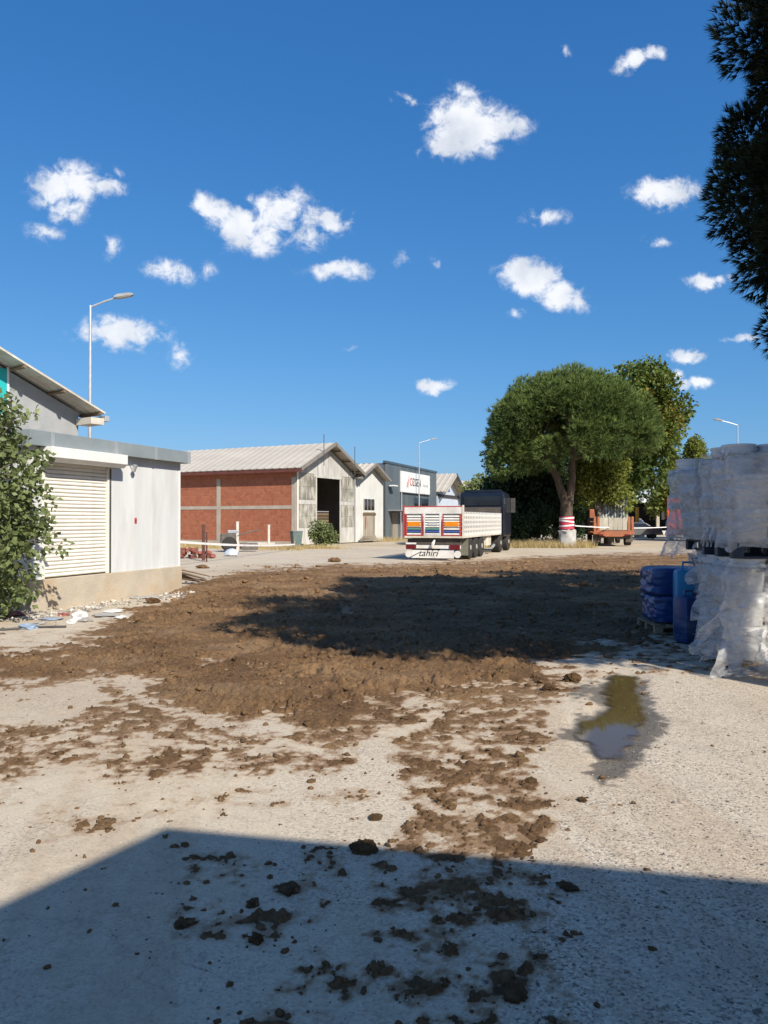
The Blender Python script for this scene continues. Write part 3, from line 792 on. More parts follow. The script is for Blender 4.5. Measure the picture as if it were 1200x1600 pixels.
# side wall toward the camera: local x = 0 face, brick panels between concrete members
posts = [0.0, 6.4, 13.0, 19.6]
levels = [(.25, 2.42), (2.66, 4.55)]
wall = thing('side_wall', (0, 0, 0)); wall.parent = t
for i in range(3):
    for (a, b_) in levels:
        MB().box(.03, .22, posts[i]+.34, posts[i+1]-.002, a, b_).build('brick_panel', BRICK, wall)
for y in posts: MB().box(0, .26, y+.004, y+.336, .25, 4.55).build('concrete_column', CONC, wall)
for y0, y1 in zip(posts[:-1], posts[1:]): MB().box(.005, .25, y0+.338, y1+.002, 2.422, 2.658).build('concrete_beam', CONC, wall)
MB().box(-.02, .27, 0, 19.95, 4.552, EV).build('ring_beam', BRICK, wall)
MB().box(-.05, .28, 0, 19.95, -.1, .248).build('footing', CONC, wall)
# front: tin panels left and right of the doorway
MB().box(.02, .34, -.03, .20, 0, EV-.1).build('corner_post', CONC, t)
D0, D1, DH = 2.45, 5.6, 4.62
pm = {}
def panel(x0, x1, z0, z1, mat, parent=t, y0=-.03, y1=.03, name='tin_panel'):
    return MB().box(x0+.008, x1-.008, y0, y1, z0+.006, z1-.006).build(name, mat, parent)
zr = [0, 1.15, 1.95, 2.75, 3.05, 3.95, 4.85]
for c in range(3):
    x0 = .36+c*(D0-.36)/3; x1 = x0+(D0-.36)/3
    for r in range(6): panel(x0, x1, zr[r], zr[r+1], TINW if r in (3, 0) else TIN)
for c in range(2):
    x0 = D1+c*(FW-D1)/2; x1 = x0+(FW-D1)/2
    for r in range(6): panel(x0, x1, zr[r], zr[r+1], TINW if r in (3, 0) else TIN)
# gable boards above
gx = np.linspace(.36, FW, 9)
def gz(x): return EV + (RH-EV)*(1-abs(x-FW/2)/(FW/2))
for i in range(8):
    a, b_ = gx[i]+.012, gx[i+1]-.012; z0 = DH+.05 if D0 < (a+b_)/2 < D1 else 4.862
    poly = [(a, z0), (b_, z0), (b_, gz(b_)-.12), (a, gz(a)-.12)]
    if a < FW/2 < b_: poly.insert(3, (FW/2, RH-.12))
    MB().prism(poly, lambda p, q: (p[0], q, p[1]), -.035, .02).build('gable_board', TINW, t)
MB().box(D0-.08, D1+.08, -.08, -.036, DH, DH+.12).build('door_lintel', TINW, t)
for x in (D0-.06, D1-.04): MB().box(x, x+.10, -.07, -.033, 0, DH).build('door_jamb', TINW, t)
MB().tube([(.10, -.10, .2), (.10, -.10, 4.9)], .05, 8).build('downpipe', WHITE, t)
MB().tube([(FW-.05, -.10, .1), (FW-.05, -.10, 4.9)], .05, 8).build('downpipe', STEEL, t)
# rest of the shell
MB().box(FW-.2, FW, .04, LEN, 0, EV).build('side_wall', INSIDE, t)
MB().prism([(0, 0), (FW, 0), (FW, EV), (FW/2, RH-.1), (0, EV)], lambda p, q: (p[0], q, p[1]), LEN, LEN+.2).build('rear_wall', INSIDE, t)
s_ = (RH-EV)/(FW/2)
roof_plane(t, -.42, EV-.42*s_+.12, FW/2, RH+.12, -.75, LEN+.3, .06, .62, ROOFM, .022)
roof_plane(t, FW+.42, EV-.42*s_+.12, FW/2+.002, RH+.12, -.75, LEN+.3, .06, .62, ROOFM, .022)
for sgn in (-1, 1):
    c = Vector((FW/2+sgn*2.15, -.78, RH+.12-s_*2.15-.02)); ang = math.atan(s_)*sgn
    MB().obox(c, (4.75, .05, .24), Matrix.Rotation(ang, 3, 'Y')).build('verge_board', pmat('verge_grey', (.22, .20, .18), (.17, .155, .14), scale=3, rough=.8), t)
    for k in range(3):
        x = FW/2+sgn*(.7+k*1.4)
        MB().obox((x, -.38, RH-s_*abs(x-FW/2)-.04), (.1, .7, .1), Matrix.Rotation(ang, 3, 'Y')).build('purlin', WOODD, t)
MB().box(-.52, -.38, -.75, LEN, EV-.42*s_-.10, EV-.42*s_+.08).build('gutter', RUSTRED, t)
for (x, z) in ((2.2, 6.0), (FW-1.3, 5.5)): MB().tube([(x, -.82, z-.6), (x, -.82, z+1.55)], .03, 6).build('rod', DARKSTEEL, t)
# timber kept just inside the doorway
t2 = thing('timber_stack', (-5.87, 51.0, 0), frame_rz(BT), 'reddish timber boards stacked inside the dark warehouse doorway', 'timber')
for k in range(9):
    MB().box(D0+.05, D1-.05, .9, 1.3, .12+k*.235, .30+k*.235).build('board', WOODD, t2)
for x in (D0+.5, D1-.6): MB().box(x, x+.12, .95, 1.25, 0, .12).build('bearer', WOODD, t2)
MB().box(D0+.1, D1-.1, .86, .9, 2.25, 2.32).build('rail', pmat('rail_grey', (.3, .3, .3), rough=.6), t2)

# ------------------------------------------------------------------ pale gabled workshop next door
t = thing('gabled_workshop', (-5.87+math.sin(R(BT))*7.95, 51+math.cos(R(BT))*7.95, 0), frame_rz(BT), 'narrow pale gabled workshop with boarded door beside the brick warehouse', 'workshop')
F2, E2, R2 = 4.4, 4.85, 5.95
PALE = pmat('pale_render', (.62, .62, .60), (.53, .53, .51), scale=1.2, rough=.85, bump=.1, stretch=(1, 1, .4), dirt=(.40, .38, .33), damt=.4)
MB().prism([(0, 0), (F2, 0), (F2, E2), (F2/2, R2), (0, E2)], lambda p, q: (p[0], q, p[1]), 0, .2).build('gable_wall', PALE, t)
MB().box(0, .2, .202, 12, 0, E2).build('side_wall', PALE, t); MB().box(F2-.2, F2, .202, 12, 0, E2).build('side_wall', PALE, t)
s2 = (R2-E2)/(F2/2)
roof_plane(t, -.3, E2-.3*s2+.08, F2/2, R2+.08, -.6, 12, .05, .5, ROOFM, .05)
roof_plane(t, F2+.3, E2-.3*s2+.08, F2/2+.002, R2+.08, -.6, 12, .05, .5, ROOFM, .05)
for sgn in (-1, 1):
    c = Vector((F2/2+sgn*1.22, -.62, R2+.08-s2*1.22-.02))
    MB().obox(c, (2.75, .05, .2), Matrix.Rotation(math.atan(s2)*sgn, 3, 'Y')).build('verge_board', MATS['verge_grey'], t)
dr = thing('boarded_door', (0, 0, 0)); dr.parent = t
for k in range(5): MB().box(1.15+k*.36, 1.15+k*.36+.35, -.05, -.002, .1, 2.3).build('plank', WOODG, dr)
MB().box(1.05, 3.05, -.09, -.052, 2.05, 2.22).build('cross_bar', WOODD, dr)
MB().box(1.05, 3.05, -.09, -.052, .3, .45).build('cross_bar', WOODG, dr)
wv = MB().box(1.2, 2.9, -.03, -.002, 2.45, 3.3).build('window', GLASSD, t)
for k in range(4): MB().box(1.2+k*.54, 1.27+k*.54, -.05, -.031, 2.45, 3.3).build('bar', WOODG, wv)
MB().tube([(1.35, -.1, 1.0), (1.38, -.1, 2.0)], .025, 6).build('hose', RED, dr)
# leaning planks
lk = thing('plank_pile', (-5.87+math.sin(R(BT))*8.6-.2, 51+math.cos(R(BT))*8.6-.6, 0), frame_rz(BT), 'low pile of grey planks before the pale workshop', 'planks')
for k in range(4): MB().obox((1.4, -.2-.02*k, .12+.11*k), (2.4-.2*k, .22, .09), Matrix.Rotation(.05*k-.08, 3, 'Z')).build('plank', WOODG, lk)

# ------------------------------------------------------------------ dark clad office with sign
OT = 20.0
t = thing('clad_office', (.12, 64, 0), frame_rz(OT), 'tall dark grey clad office with white sign board and flat top', 'office')
W3, H3 = 15.2, 6.55
for k in range(15):
    x0 = k*W3/15; MB().box(x0+.012, x0+W3/15-.012, -.03, .06, 0, H3-.12).build('cladding_panel', CLAD, t)
MB().box(0, W3, .062, .16, 0, H3-.1).build('wall', DARKSTEEL, t)
MB().box(-.1, W3+.1, -.09, .2, H3-.118, H3+.08).build('coping', CLADE, t)
MB().box(.0, .1, .162, 10, 0, H3-.12).build('side_wall', CLAD, t); MB().box(W3-.1, W3, .162, 10, 0, H3-.12).build('side_wall', CLAD, t)
MB().box(.1, W3-.1, .162, 10, H3-.4, H3-.3).build('roof', ROOFM, t)
wv = MB().box(7.7, 12.2, -.05, -.031, 2.55, 3.75).build('window', GLASSD, t)
for x in (7.6, 9.9, 12.2): MB().box(x, x+.1, -.08, -.052, 2.5, 3.8).build('frame', CLADE, wv)
d_ = MB().box(1.5, 3.0, -.06, -.031, 0, 2.3).build('door', WOODG, t)
MB().box(.6, 4.6, -1.2, -.035, 2.45, 2.53).build('door_canopy', STEEL, t)
for x in (.75, 4.5): MB().tube([(x, -1.1, 0), (x, -1.1, 2.45)], .04, 6).build('canopy_post', STEEL, t)
sg = MB().box(3.7, 12.4, -.16, -.04, 4.15, 6.0).build('sign_board', pmat('sign_white', (.72, .73, .72), (.66, .67, .66), rough=.5, bump=0), t)
MB().box(3.66, 12.44, -.17, -.10, 4.08, 4.148).build('sign_frame', DARKSTEEL, sg); MB().box(9.9, 12.4, -.168, -.161, 4.16, 5.99).build('sign_panel', pmat('sign_bright', (.82, .81, .78), rough=.4, bump=0), sg)
text_part('lettering', 'O', 1.02, RED, sg, (6.0, -.175, 4.80), (R(90), 0, 0), sx=1.1)
text_part('lettering', 'ZGEN', 1.02, pmat('sign_black', (.03, .03, .035), rough=.5, bump=0), sg, (6.88, -.175, 4.80), (R(90), 0, 0), sx=.93)
lg = MB()
for k in range(3): lg.obox((5.25+k*.22, -.166, 4.85+k*.14), (.1, .012, .5+.28*k), Matrix.Rotation(R(18), 3, 'Y'))
lg.build('logo_mark', pmat('logo_pink', (.55, .22, .2), rough=.5, bump=0), sg)
sml = MB()
for k in range(4): sml.box(10.15+k*.42, 10.42+k*.42, -.174, -.169, 4.83, 5.05)
sml.build('small_print', pmat('print_grey', (.42, .40, .37), rough=.6, bump=0), sg)
MB().tube([(3.62, -.2, 0), (3.62, -.2, 4.1)], .05, 6).build('downpipe', STEEL, t)
lamp_ = MB(); lamp_.obox((.9, -.4, 4.55), (.9, .5, .12)); lamp_.build('wall_lamp', WHITE, t, bevel=.03)
# ------------------------------------------------------------------ further gabled workshops
def far_gable(name, off, w, ev, rh, wallm, label, win=True, dpt=12):
    t = thing(name, (.12+math.sin(R(OT))*off, 64+math.cos(R(OT))*off, 0), frame_rz(OT), label, 'workshop', 'gabled workshops down the street')
    MB().prism([(0, 0), (w, 0), (w, ev), (w/2, rh), (0, ev)], lambda p, q: (p[0], q, p[1]), 0, .2).build('gable_wall', wallm, t)
    MB().box(0, .2, .202, dpt, 0, ev).build('side_wall', wallm, t); MB().box(w-.2, w, .202, dpt, 0, ev).build('side_wall', wallm, t)
    s = (rh-ev)/(w/2)
    roof_plane(t, -.3, ev-.3*s+.06, w/2, rh+.06, -.9, dpt, .05, .6, ROOFM, .05)
    roof_plane(t, w+.3, ev-.3*s+.06, w/2+.002, rh+.06, -.9, dpt, .05, .6, ROOFM, .05)
    for sgn in (-1, 1):
        c = Vector((w/2+sgn*(w/4+.1), -.93, rh+.06-s*(w/4+.1)-.14))
        MB().obox(c, ((w/2+.35)*math.sqrt(1+s*s), .06, .42 if sgn > 0 else .16), Matrix.Rotation(math.atan(s)*sgn, 3, 'Y')).build('verge_board', ROOFDK if sgn > 0 else ROOFM, t)
    MB().box(.02, w-.02, -.12, -.002, ev-.55, ev-.25).build('band', ROOFDK, t)
    if win:
        wv = MB().box(w*.38, w*.55, -.04, -.002, ev+.1, ev+1.0).build('window', BLUEP, t)
        MB().box(w*.38-.08, w*.38-.002, -.05, -.002, ev+.05, ev+1.05).build('frame', WHITE, wv)
    MB().box(w*.3, w*.7, -.05, -.002, 0, 3.0).build('door', STEEL, t)
far_gable('gabled_workshop', 15.8, 8.4, 4.6, 6.55, BLUEW, 'pale blue gabled workshop right of the clad office, dark roof verge', True)
far_gable('gabled_workshop', 24.8, 8.0, 4.5, 6.2, BLUEW, 'small far gabled workshop second beyond the clad office', False)
far_gable('gabled_workshop', 33.4, 8.0, 4.5, 6.3, WHITE, 'farthest white gabled workshop seen just over the lorry cab', True)
# ------------------------------------------------------------------ vegetation
BARK = pmat('bark', (.12, .085, .06), (.055, .04, .03), scale=5, rough=.95, bump=.9, bscale=14, stretch=(1, 1, .35))
BARKG = pmat('bark_grey', (.23, .20, .16), (.13, .11, .09), scale=5, rough=.95, bump=.7, bscale=14, stretch=(1, 1, .35))
L_PINE = leaf_mat('pine_needles', (.055, .095, .026), (.25, .32, .085), trans=.32, rough=.6)
L_SHADEPINE = leaf_mat('shaded_pine_needles', (.006, .014, .006), (.022, .038, .013), trans=.08, rough=.6)  # near-black needles: the crown's shaded side is put into the colour
L_PLANE = leaf_mat('plane_leaves', (.03, .065, .015), (.13, .17, .03), (.32, .20, .05), trans=.3)
L_DARK = leaf_mat('dark_leaves', (.015, .034, .012), (.05, .085, .025), trans=.22)  # dark green; the shade under the pine crown is put into the colour
L_LIGHT = leaf_mat('light_leaves', (.085, .12, .022), (.29, .31, .06), trans=.35)
L_SHRUB = leaf_mat('shrub_leaves', (.075, .11, .035), (.27, .31, .13), trans=.3, rough=.45)
STRAW = leaf_mat('straw', (.36, .27, .12), (.55, .44, .22), trans=.25, rough=.8)

def rdir(n, r):
    v = r.normal(size=(n, 3)); return v/np.linalg.norm(v, axis=1, keepdims=True)
def unit(v): return v/np.maximum(np.linalg.norm(v, axis=-1, keepdims=True), 1e-9)

def leaf_mesh(name, pts, size, outw, mat, tint, r, droop=.3, aspect=.62, fold=.22):
    n = len(pts)
    d = unit(outw*.6 + rdir(n, r)*.9 + np.array([0, 0, -droop]))
    s = unit(np.cross(d, unit(rdir(n, r)+np.array([0, 0, .8])))); nn = np.cross(s, d)
    L = size[:, None]
    b = pts; tip = pts + d*L; mid = pts + d*L*.45
    w = s*L*aspect*.5; up = nn*L*fold*.5
    v = np.stack([b, mid-w+up, tip, mid+w+up], 1).reshape(-1, 3)
    k = np.arange(n)*4
    f = np.concatenate([np.stack([k, k+2, k+1], -1), np.stack([k, k+3, k+2], -1)])
    me = arr_mesh(name, v, f, mat); attr(me, 'tint', np.repeat(tint, 4))
    return me

def tuft_mesh(name, pts, dirs, nn, length, width, mat, tint, r, spread=.75):
    n = len(pts)
    P = np.repeat(pts, nn, 0); D = unit(np.repeat(dirs, nn, 0) + rdir(n*nn, r)*spread)
    Ln = np.repeat(length, nn)[:, None]*(.7+.5*r.random((n*nn, 1)))
    S = unit(np.cross(D, rdir(n*nn, r)))*width
    v = np.stack([P-S, P+S, P+D*Ln], 1).reshape(-1, 3)
    f = np.arange(n*nn*3).reshape(-1, 3)
    me = arr_mesh(name, v, f, mat); attr(me, 'tint', np.repeat(np.clip(np.repeat(tint, nn)+r.normal(0, .08, n*nn), 0, 1), 3))
    return me

def clump_points(clumps, per, r, shell=.45):
    """points in each clump ball, denser toward its skin; returns points, outward directions, clump index"""
    P = []; O = []; I = []
    for i, (c, rad) in enumerate(clumps):
        k = max(4, int(per*(rad if np.isscalar(rad) else np.mean(rad))**2))
        d = rdir(k, r); q = (shell+(1-shell)*r.random((k, 1)))**.7
        P.append(np.array(c)+d*q*np.array(rad)); O.append(d); I.append(np.full(k, i))
    return np.concatenate(P), np.concatenate(O), np.concatenate(I)

def limb(mb, a, b_, ra, rb, r, sag=.12, n=6, sides=7):
    a, b_ = np.array(a, float), np.array(b_, float); L = np.linalg.norm(b_-a)
    off = r.normal(size=3)*L*.06
    pts = [tuple(a+(b_-a)*k/n + off*math.sin(math.pi*k/n) + np.array([0, 0, -sag*L*math.sin(math.pi*k/n)])) for k in range(n+1)]
    mb.tube(pts, [ra+(rb-ra)*k/n for k in range(n+1)], sides)

def broad_tree(name, loc, label, trunk_h, tr, clumps, per, lsize, mat, seed, cat='tree', group=None, bark=None, tintf=None, aspect=.7, limbs=14):
    r = np.random.default_rng(seed)
    t = thing(name, loc, 0, label, cat, group)
    tm = MB(); limb(tm, (0, 0, -.1), (r.normal()*.15, r.normal()*.15, trunk_h), tr, tr*.62, r, 0, 7, 10)
    order = r.permutation(len(clumps))[:limbs]
    for i in order:
        c = np.array(clumps[i][0]); h = trunk_h*(.55+.42*r.random()); limb(tm, (0, 0, h), c, tr*.36, tr*.07, r, -.08)
    tm.build('trunk', bark or BARKG, t, True)
    P, O, I = clump_points(clumps, per, r, .3)
    ct = r.random(len(clumps)); tint = np.clip(.15+.45*ct[I]+.25*r.random(len(P)), 0, 1)
    if tintf is not None: tint = tintf(P, tint, r)
    sz = lsize*(.65+.7*r.random(len(P)))
    link_mesh('crown', leaf_mesh('crown', P, sz, O, mat, tint, r, aspect=aspect), None, t)
    return t

def ell_clumps(n, c, rad, cr, r, inner=.35, flatz=1.0):
    out = []
    for k in range(n):
        d = rdir(1, r)[0]; q = (inner+(1-inner)*r.random())
        out.append((np.array(c)+d*q*np.array(rad), cr*(.65+.7*r.random())*np.array([1, 1, flatz])))
    return out

# ---- stone pine by the road
def stone_pine():
    r = np.random.default_rng(5)
    t = thing('pine_tree', (11.2, 47.0, 0), 0, 'umbrella shaped stone pine, trunk wrapped in red and white, beside the road', 'tree')
    tm = MB()
    tm.tube([(0, 0, -.1), (0, 0, .8), (-.04, 0, 2.4), (-.02, 0, 3.0)], [.46, .40, .36, .37], 14)
    fork = [[(-.1, 0, 2.7), (-.55, .1, 4.2), (-1.15, .2, 5.6), (-1.7, .2, 6.8)], [(.1, 0, 2.7), (.32, 0, 4.2), (.30, -.1, 5.4), (.5, -.2, 7.0)]]
    for f in fork: tm.tube(f, [.28, .22, .17, .10], 12)
    C = np.array([.25, 0, 7.1])
    clumps = []
    for k in range(400):
        a = r.random()*6.283; q = math.sqrt(r.random())
        x, y = q*math.cos(a), q*math.sin(a)
        top = math.sqrt(max(0, 1-q*q))
        zz = r.random()
        z = 3.1*top*(.72+.28*zz) - 1.0*(1-zz)*(1-top) - (.6*q*q) + .1
        if r.random() < .25: z = -1.1*q*r.random() + .3*r.normal() - (.9 if x < -.35 else 0)
        clumps.append((C+np.array([4.75*x, 4.5*y, z]), .76*(.65+.7*r.random())))
    ends = [(f[k], .2-.03*k) for f in fork for k in (1, 2, 3)]
    for i in r.permutation(len(clumps))[:46]:
        c = np.array(clumps[i][0]); e = min(ends, key=lambda q: np.linalg.norm(np.array(q[0])-c)-q[1]*3)
        limb(tm, e[0], c, .10, .025, r, .05, 6, 6)
    tm.build('trunk', BARK, t, True)
    P, O, I = clump_points(clumps, 120, r, .62)
    dirs = unit(O + unit(P-C)*.6 + np.array([0, 0, .55]))
    ct = r.random(len(clumps)); tint = np.clip(.10+.35*ct[I]+.35*np.clip(O[:, 2], 0, 1), 0, 1)  # upward tufts get a paler tint, painting light on the clump tops
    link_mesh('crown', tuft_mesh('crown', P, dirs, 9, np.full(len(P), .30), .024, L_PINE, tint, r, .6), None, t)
    # painted and wrapped trunk
    tm = MB(); tm.tube([(-.02, 0, 1.12), (-.03, 0, 1.9)], [.455, .435], 16, False); wr = tm.build('trunk_wrap', pmat('wrap_red', (.52, .05, .09), (.40, .04, .07), scale=4, rough=.6), t, True)
    for z, tl in ((1.3, .2), (1.55, -.25), (1.75, .15)):
        m = MB(); m.tube([(-.02, 0, z), (-.02, 0, z+.09)], [.463, .46], 16, False)
        m.v = [(x, y, z_+tl*x*.5) for x, y, z_ in m.v]; m.build('white_stripe', WHITE, wr, True)
    SACK = pmat('sack_white', (.50, .49, .47), (.34, .33, .32), scale=3, rough=.85, bump=.6, bscale=9)
    m = MB(); prof = [(.46, .02), (.54, .1), (.52, .55), (.49, .9), (.53, 1.02), (.44, 1.08)]
    m.lathe(prof, 20); rr = np.random.default_rng(3)
    m.v = [(x*(1+.10*math.sin(5*math.atan2(y, x)+z*4)), y*(1+.10*math.sin(5*math.atan2(y, x)+z*4)), z+.05*math.sin(7*math.atan2(y, x))) for x, y, z in m.v]
    m.build('base_sacking', SACK, t, True)
stone_pine()

# ---- near pine at the right edge of the picture, and its neighbours outside it
def near_pine(name, loc, label, C, rad, zlow, seed, ntuft, nn=16, wid=.0042, ncl=170):
    r = np.random.default_rng(seed)
    t = thing(name, loc, 0, label, 'tree', 'pines along the right side of the yard')
    tm = MB(); top = C[2]+rad[2]*.8
    tm.tube([(0, 0, -.1), (.05, .03, 1.5), (-.06, .05, top*.55), (C[0]*.8, C[1]*.8, top)], [.24, .20, .15, .05], 12)
    clumps = []
    for k in range(ncl):
        d = rdir(1, r)[0]; q = .3+.7*r.random()**.7
        p = np.array(C)+d*q*np.array(rad)
        if p[2] < zlow: continue
        clumps.append((p, .45*(.7+.7*r.random())*np.array([1, 1, 1.15])))
    for i in r.permutation(len(clumps))[:44]:
        c = np.array(clumps[i][0]); h = max(1.8, c[2]-abs(r.normal())*1.0-.5)
        limb(tm, (C[0]*.5*h/top, C[1]*.5*h/top, min(h, top*.95)), c, .06, .015, r, -.03, 5, 6)
    tm.build('trunk', BARK, t, True)
    P, O, I = clump_points(clumps, ntuft, r, .3)
    dirs = unit(O+np.array([0, 0, .35]) + unit(P-np.array(C))*.5)
    tint = np.clip(.1+.4*r.random(len(clumps))[I]+.3*r.random(len(P)), 0, 1)
    link_mesh('crown', tuft_mesh('crown', P, dirs, nn, np.full(len(P), .145), wid, L_SHADEPINE, tint, r, .55), None, t)
    return t
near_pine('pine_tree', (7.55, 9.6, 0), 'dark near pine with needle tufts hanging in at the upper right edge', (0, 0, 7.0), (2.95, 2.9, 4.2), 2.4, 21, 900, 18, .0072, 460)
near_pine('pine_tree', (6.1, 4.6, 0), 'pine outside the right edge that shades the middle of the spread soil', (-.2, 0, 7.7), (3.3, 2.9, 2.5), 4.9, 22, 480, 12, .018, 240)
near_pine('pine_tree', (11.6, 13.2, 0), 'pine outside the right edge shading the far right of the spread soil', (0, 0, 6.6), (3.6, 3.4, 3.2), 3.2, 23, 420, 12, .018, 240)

# ---- plane trees and shrubs behind the stone pine
r = np.random.default_rng(31)
broad_tree('leafy_tree', (13.0, 58.0, 0), 'dark leafy tree right behind the stone pine trunk', 3.0, .22,
           ell_clumps(60, (0, 0, 3.8), (2.8, 1.6, 3.4), .95, r, .2), 240, .26, L_DARK, 48)
def yellow_top(P, t_, r):
    k = sstep(5.0, 9.5, P[:, 2]+r.normal(0, 1.2, len(P)))*sstep(-1.0, 3.5, P[:, 0]+r.normal(0, .8, len(P)))
    return np.clip(t_*.75+.42*k, 0, 1)
broad_tree('plane_tree', (16.4, 56.0, 0), 'tall plane tree with yellowing top leaves behind the stone pine', 5.0, .38,
           ell_clumps(100, (2.0, 0, 8.4), (3.7, 3.2, 4.2), 1.0, r, .4), 270, .30, L_PLANE, 32, tintf=yellow_top, limbs=30)
broad_tree('leafy_tree', (14.2, 51.2, 0), 'lighter green leafy tree low behind the stone pine trunk', 2.6, .2,
           ell_clumps(40, (.3, 0, 4.3), (2.0, 1.5, 1.9), .75, r, .3), 330, .24, L_LIGHT, 33)
broad_tree('leafy_tree', (9.4, 54.0, 0), 'dark leafy tree filling the shade between lorry and pine trunk', 3.0, .22,
           ell_clumps(80, (.3, 0, 3.6), (3.4, 1.8, 3.4), .95, r, .2), 260, .26, L_DARK, 34)
broad_tree('shrub', (8.2, 49.5, 0), 'dark shrub in shade right of the lorry', .8, .08, ell_clumps(24, (0, 0, 1.5), (1.5, .9, 1.3), .55, r, .2), 420, .17, L_DARK, 35, 'shrub')
broad_tree('shrub', (10.2, 50.6, 0), 'dark shrub in shade at the left foot of the stone pine', .8, .08, ell_clumps(24, (0, 0, 1.4), (1.3, .8, 1.3), .5, r, .2), 420, .17, L_DARK, 36, 'shrub')
broad_tree('shrub', (12.2, 51.0, 0), 'dark shrub in shade between stone pine and orange flatbed', .8, .08, ell_clumps(24, (0, 0, 1.3), (1.2, .8, 1.2), .5, r, .2), 420, .17, L_DARK, 37, 'shrub')
broad_tree('leafy_tree', (9.6, 72.0, 0), 'rounded olive green tree far beyond the lorry cab', 2.5, .25,
           ell_clumps(46, (1.2, 0, 4.2), (3.2, 2.5, 2.0), 1.0, r, .3), 230, .26, L_LIGHT, 38)
broad_tree('leafy_tree', (7.3, 60.0, 0), 'shaggy grey green tree directly behind the lorry cab', 2.5, .2,
           ell_clumps(30, (1.2, 0, 3.2), (1.9, 1.5, 2.2), .8, r, .3), 260, .24, L_SHRUB, 39)
broad_tree('leafy_tree', (26.5, 92.0, 0), 'far dark tree behind the parked car', 3, .3, ell_clumps(40, (0, 0, 6), (4, 3, 4), 1.4, r, .3), 120, .4, L_DARK, 41)
for (x, y, h, sd, lb) in ((28.4, 70, 9.4, 43, 'pointed yellow green conifer above the left bucket stack'), (26.6, 70.5, 8.0, 44, 'shorter pointed conifer left of the taller one, above the buckets'), (31.5, 71, 7.6, 45, 'short conifer just left of the tall bucket column')):
    rr = np.random.default_rng(sd); cl = []
    for k in range(120):
        z = 2.6+(h-3.0)*rr.random(); q = (1-(z-2.2)/(h-2.0))*2.7+.2; a = rr.random()*6.283
        cl.append((np.array([math.cos(a)*q*.8, math.sin(a)*q*.8, z]), np.array([.6, .6, .75])*(.5+.5*q/2)))
    cl.append((np.array([0, 0, h-.5]), np.array([.25, .25, .6])))
    broad_tree('conifer', (x, y, 0), lb, h*.8, .2, cl, 300, .24, L_LIGHT if sd != 45 else L_PLANE, sd, group='conifers over the buckets', limbs=8)
# low tree line at the horizon
for k, (x, y, w, h) in enumerate(((-60, 150, 16, 5), (-30, 160, 18, 5), (30, 150, 14, 7), (48, 140, 10, 8), (62, 130, 10, 9), (78, 130, 12, 8))):
    broad_tree('leafy_tree', (x, y, 0), ['distant tree far left behind the brick warehouse', 'distant tree behind the pale workshop', 'distant tree beyond the street end', 'distant tree behind the dark depot', 'distant tree right of the dark depot', 'distant tree at the far right'][k], h*.3, .3,
               ell_clumps(26, (0, 0, h*.55), (w*.45, 4, h*.42), 1.9, r, .2), 45, .6, L_DARK, 60+k, group='far tree line', limbs=4)

# ---- leafy shrub in front of the shed
r = np.random.default_rng(77)
cl = []
for (px, py, rad, n) in ((-30, 640, .34, 4), (22, 615, .20, 3), (8, 655, .30, 5), (48, 655, .17, 3), (20, 700, .34, 7), (55, 735, .26, 6), (-20, 760, .50, 8), (35, 775, .38, 8), (70, 720, .16, 3), (72, 815, .22, 5), (15, 835, .48, 9), (60, 850, .28, 5), (-20, 900, .5, 8), (32, 895, .33, 6), (20, 940, .26, 5), (48, 938, .12, 3)):
    Y0 = 12.9
    for k in range(n):
        yy = Y0+r.normal()*.28
        cl.append((np.array([(px-600)*Y0/1200+6.95+r.normal()*rad*.45, yy-Y0, EYE+(812-py)*Y0/1200+r.normal()*rad*.45]), rad*(.55+.4*r.random())))
cl = [c for c in cl if c[0][2] > .18]
broad_tree('shrub', (-7.07, 12.9, 0), 'tall leafy green shrub at the left edge before the shed shutter', 2.4, .05, cl, 900, .105, L_SHRUB, 78, 'shrub', limbs=50, aspect=.78)
# ---- bush before the warehouse doorway
broad_tree('shrub', (-4.15, 46.5, 0), 'green bush on the verge before the dark warehouse doorway', .6, .06, ell_clumps(26, (.35, 0, .85), (.75, .6, .7), .38, r, .2), 900, .14, L_SHRUB, 79, 'shrub')

# ---- dry grass
def grass(name, pts, hmin, hmax, label):
    r = np.random.default_rng(len(pts)); n = len(pts)
    h = hmin+(hmax-hmin)*r.random(n)
    d = unit(np.array([0, 0, 1.0])+rdir(n, r)*.45); s = unit(np.cross(d, rdir(n, r)))*.012
    P = np.concatenate([pts, np.zeros((n, 1))], 1)
    v = np.stack([P-s, P+s, P+d*h[:, None]], 1).reshape(-1, 3)
    me = arr_mesh(name, v, np.arange(3*n).reshape(-1, 3), STRAW); attr(me, 'tint', np.repeat(r.random(n), 3))
    tag(link_mesh(name, me), label, 'grass', kind='stuff')
n = 9000
q = rng.normal(size=(n, 2))*np.array([1.7, 1.0])+np.array([10.0, 47.6]); grass('dry_grass', q[(q[:, 1] > 45.8) & (q[:, 0] < 12.9)], .15, .6, 'dry yellow grass round the foot of the stone pine')
q = np.stack([rng.random(4000)*9-13.5, np.zeros(4000)], -1); q[:, 1] = 46+(q[:, 0]+9)*(-.55)+rng.normal(size=4000)*.9
grass('dry_grass', q, .1, .4, 'dry straw on the verge before the brick wall')
q = np.stack([rng.normal(-4.3, .9, 1200), rng.normal(45.2, .5, 1200)], -1); grass('dry_grass', q, .1, .35, 'dead straw under the green bush by the warehouse')
q = np.stack([rng.normal(.2, 1.3, 900), rng.normal(61, .6, 900)], -1); grass('dry_grass', q, .1, .5, 'dry weeds between office door and lorry')

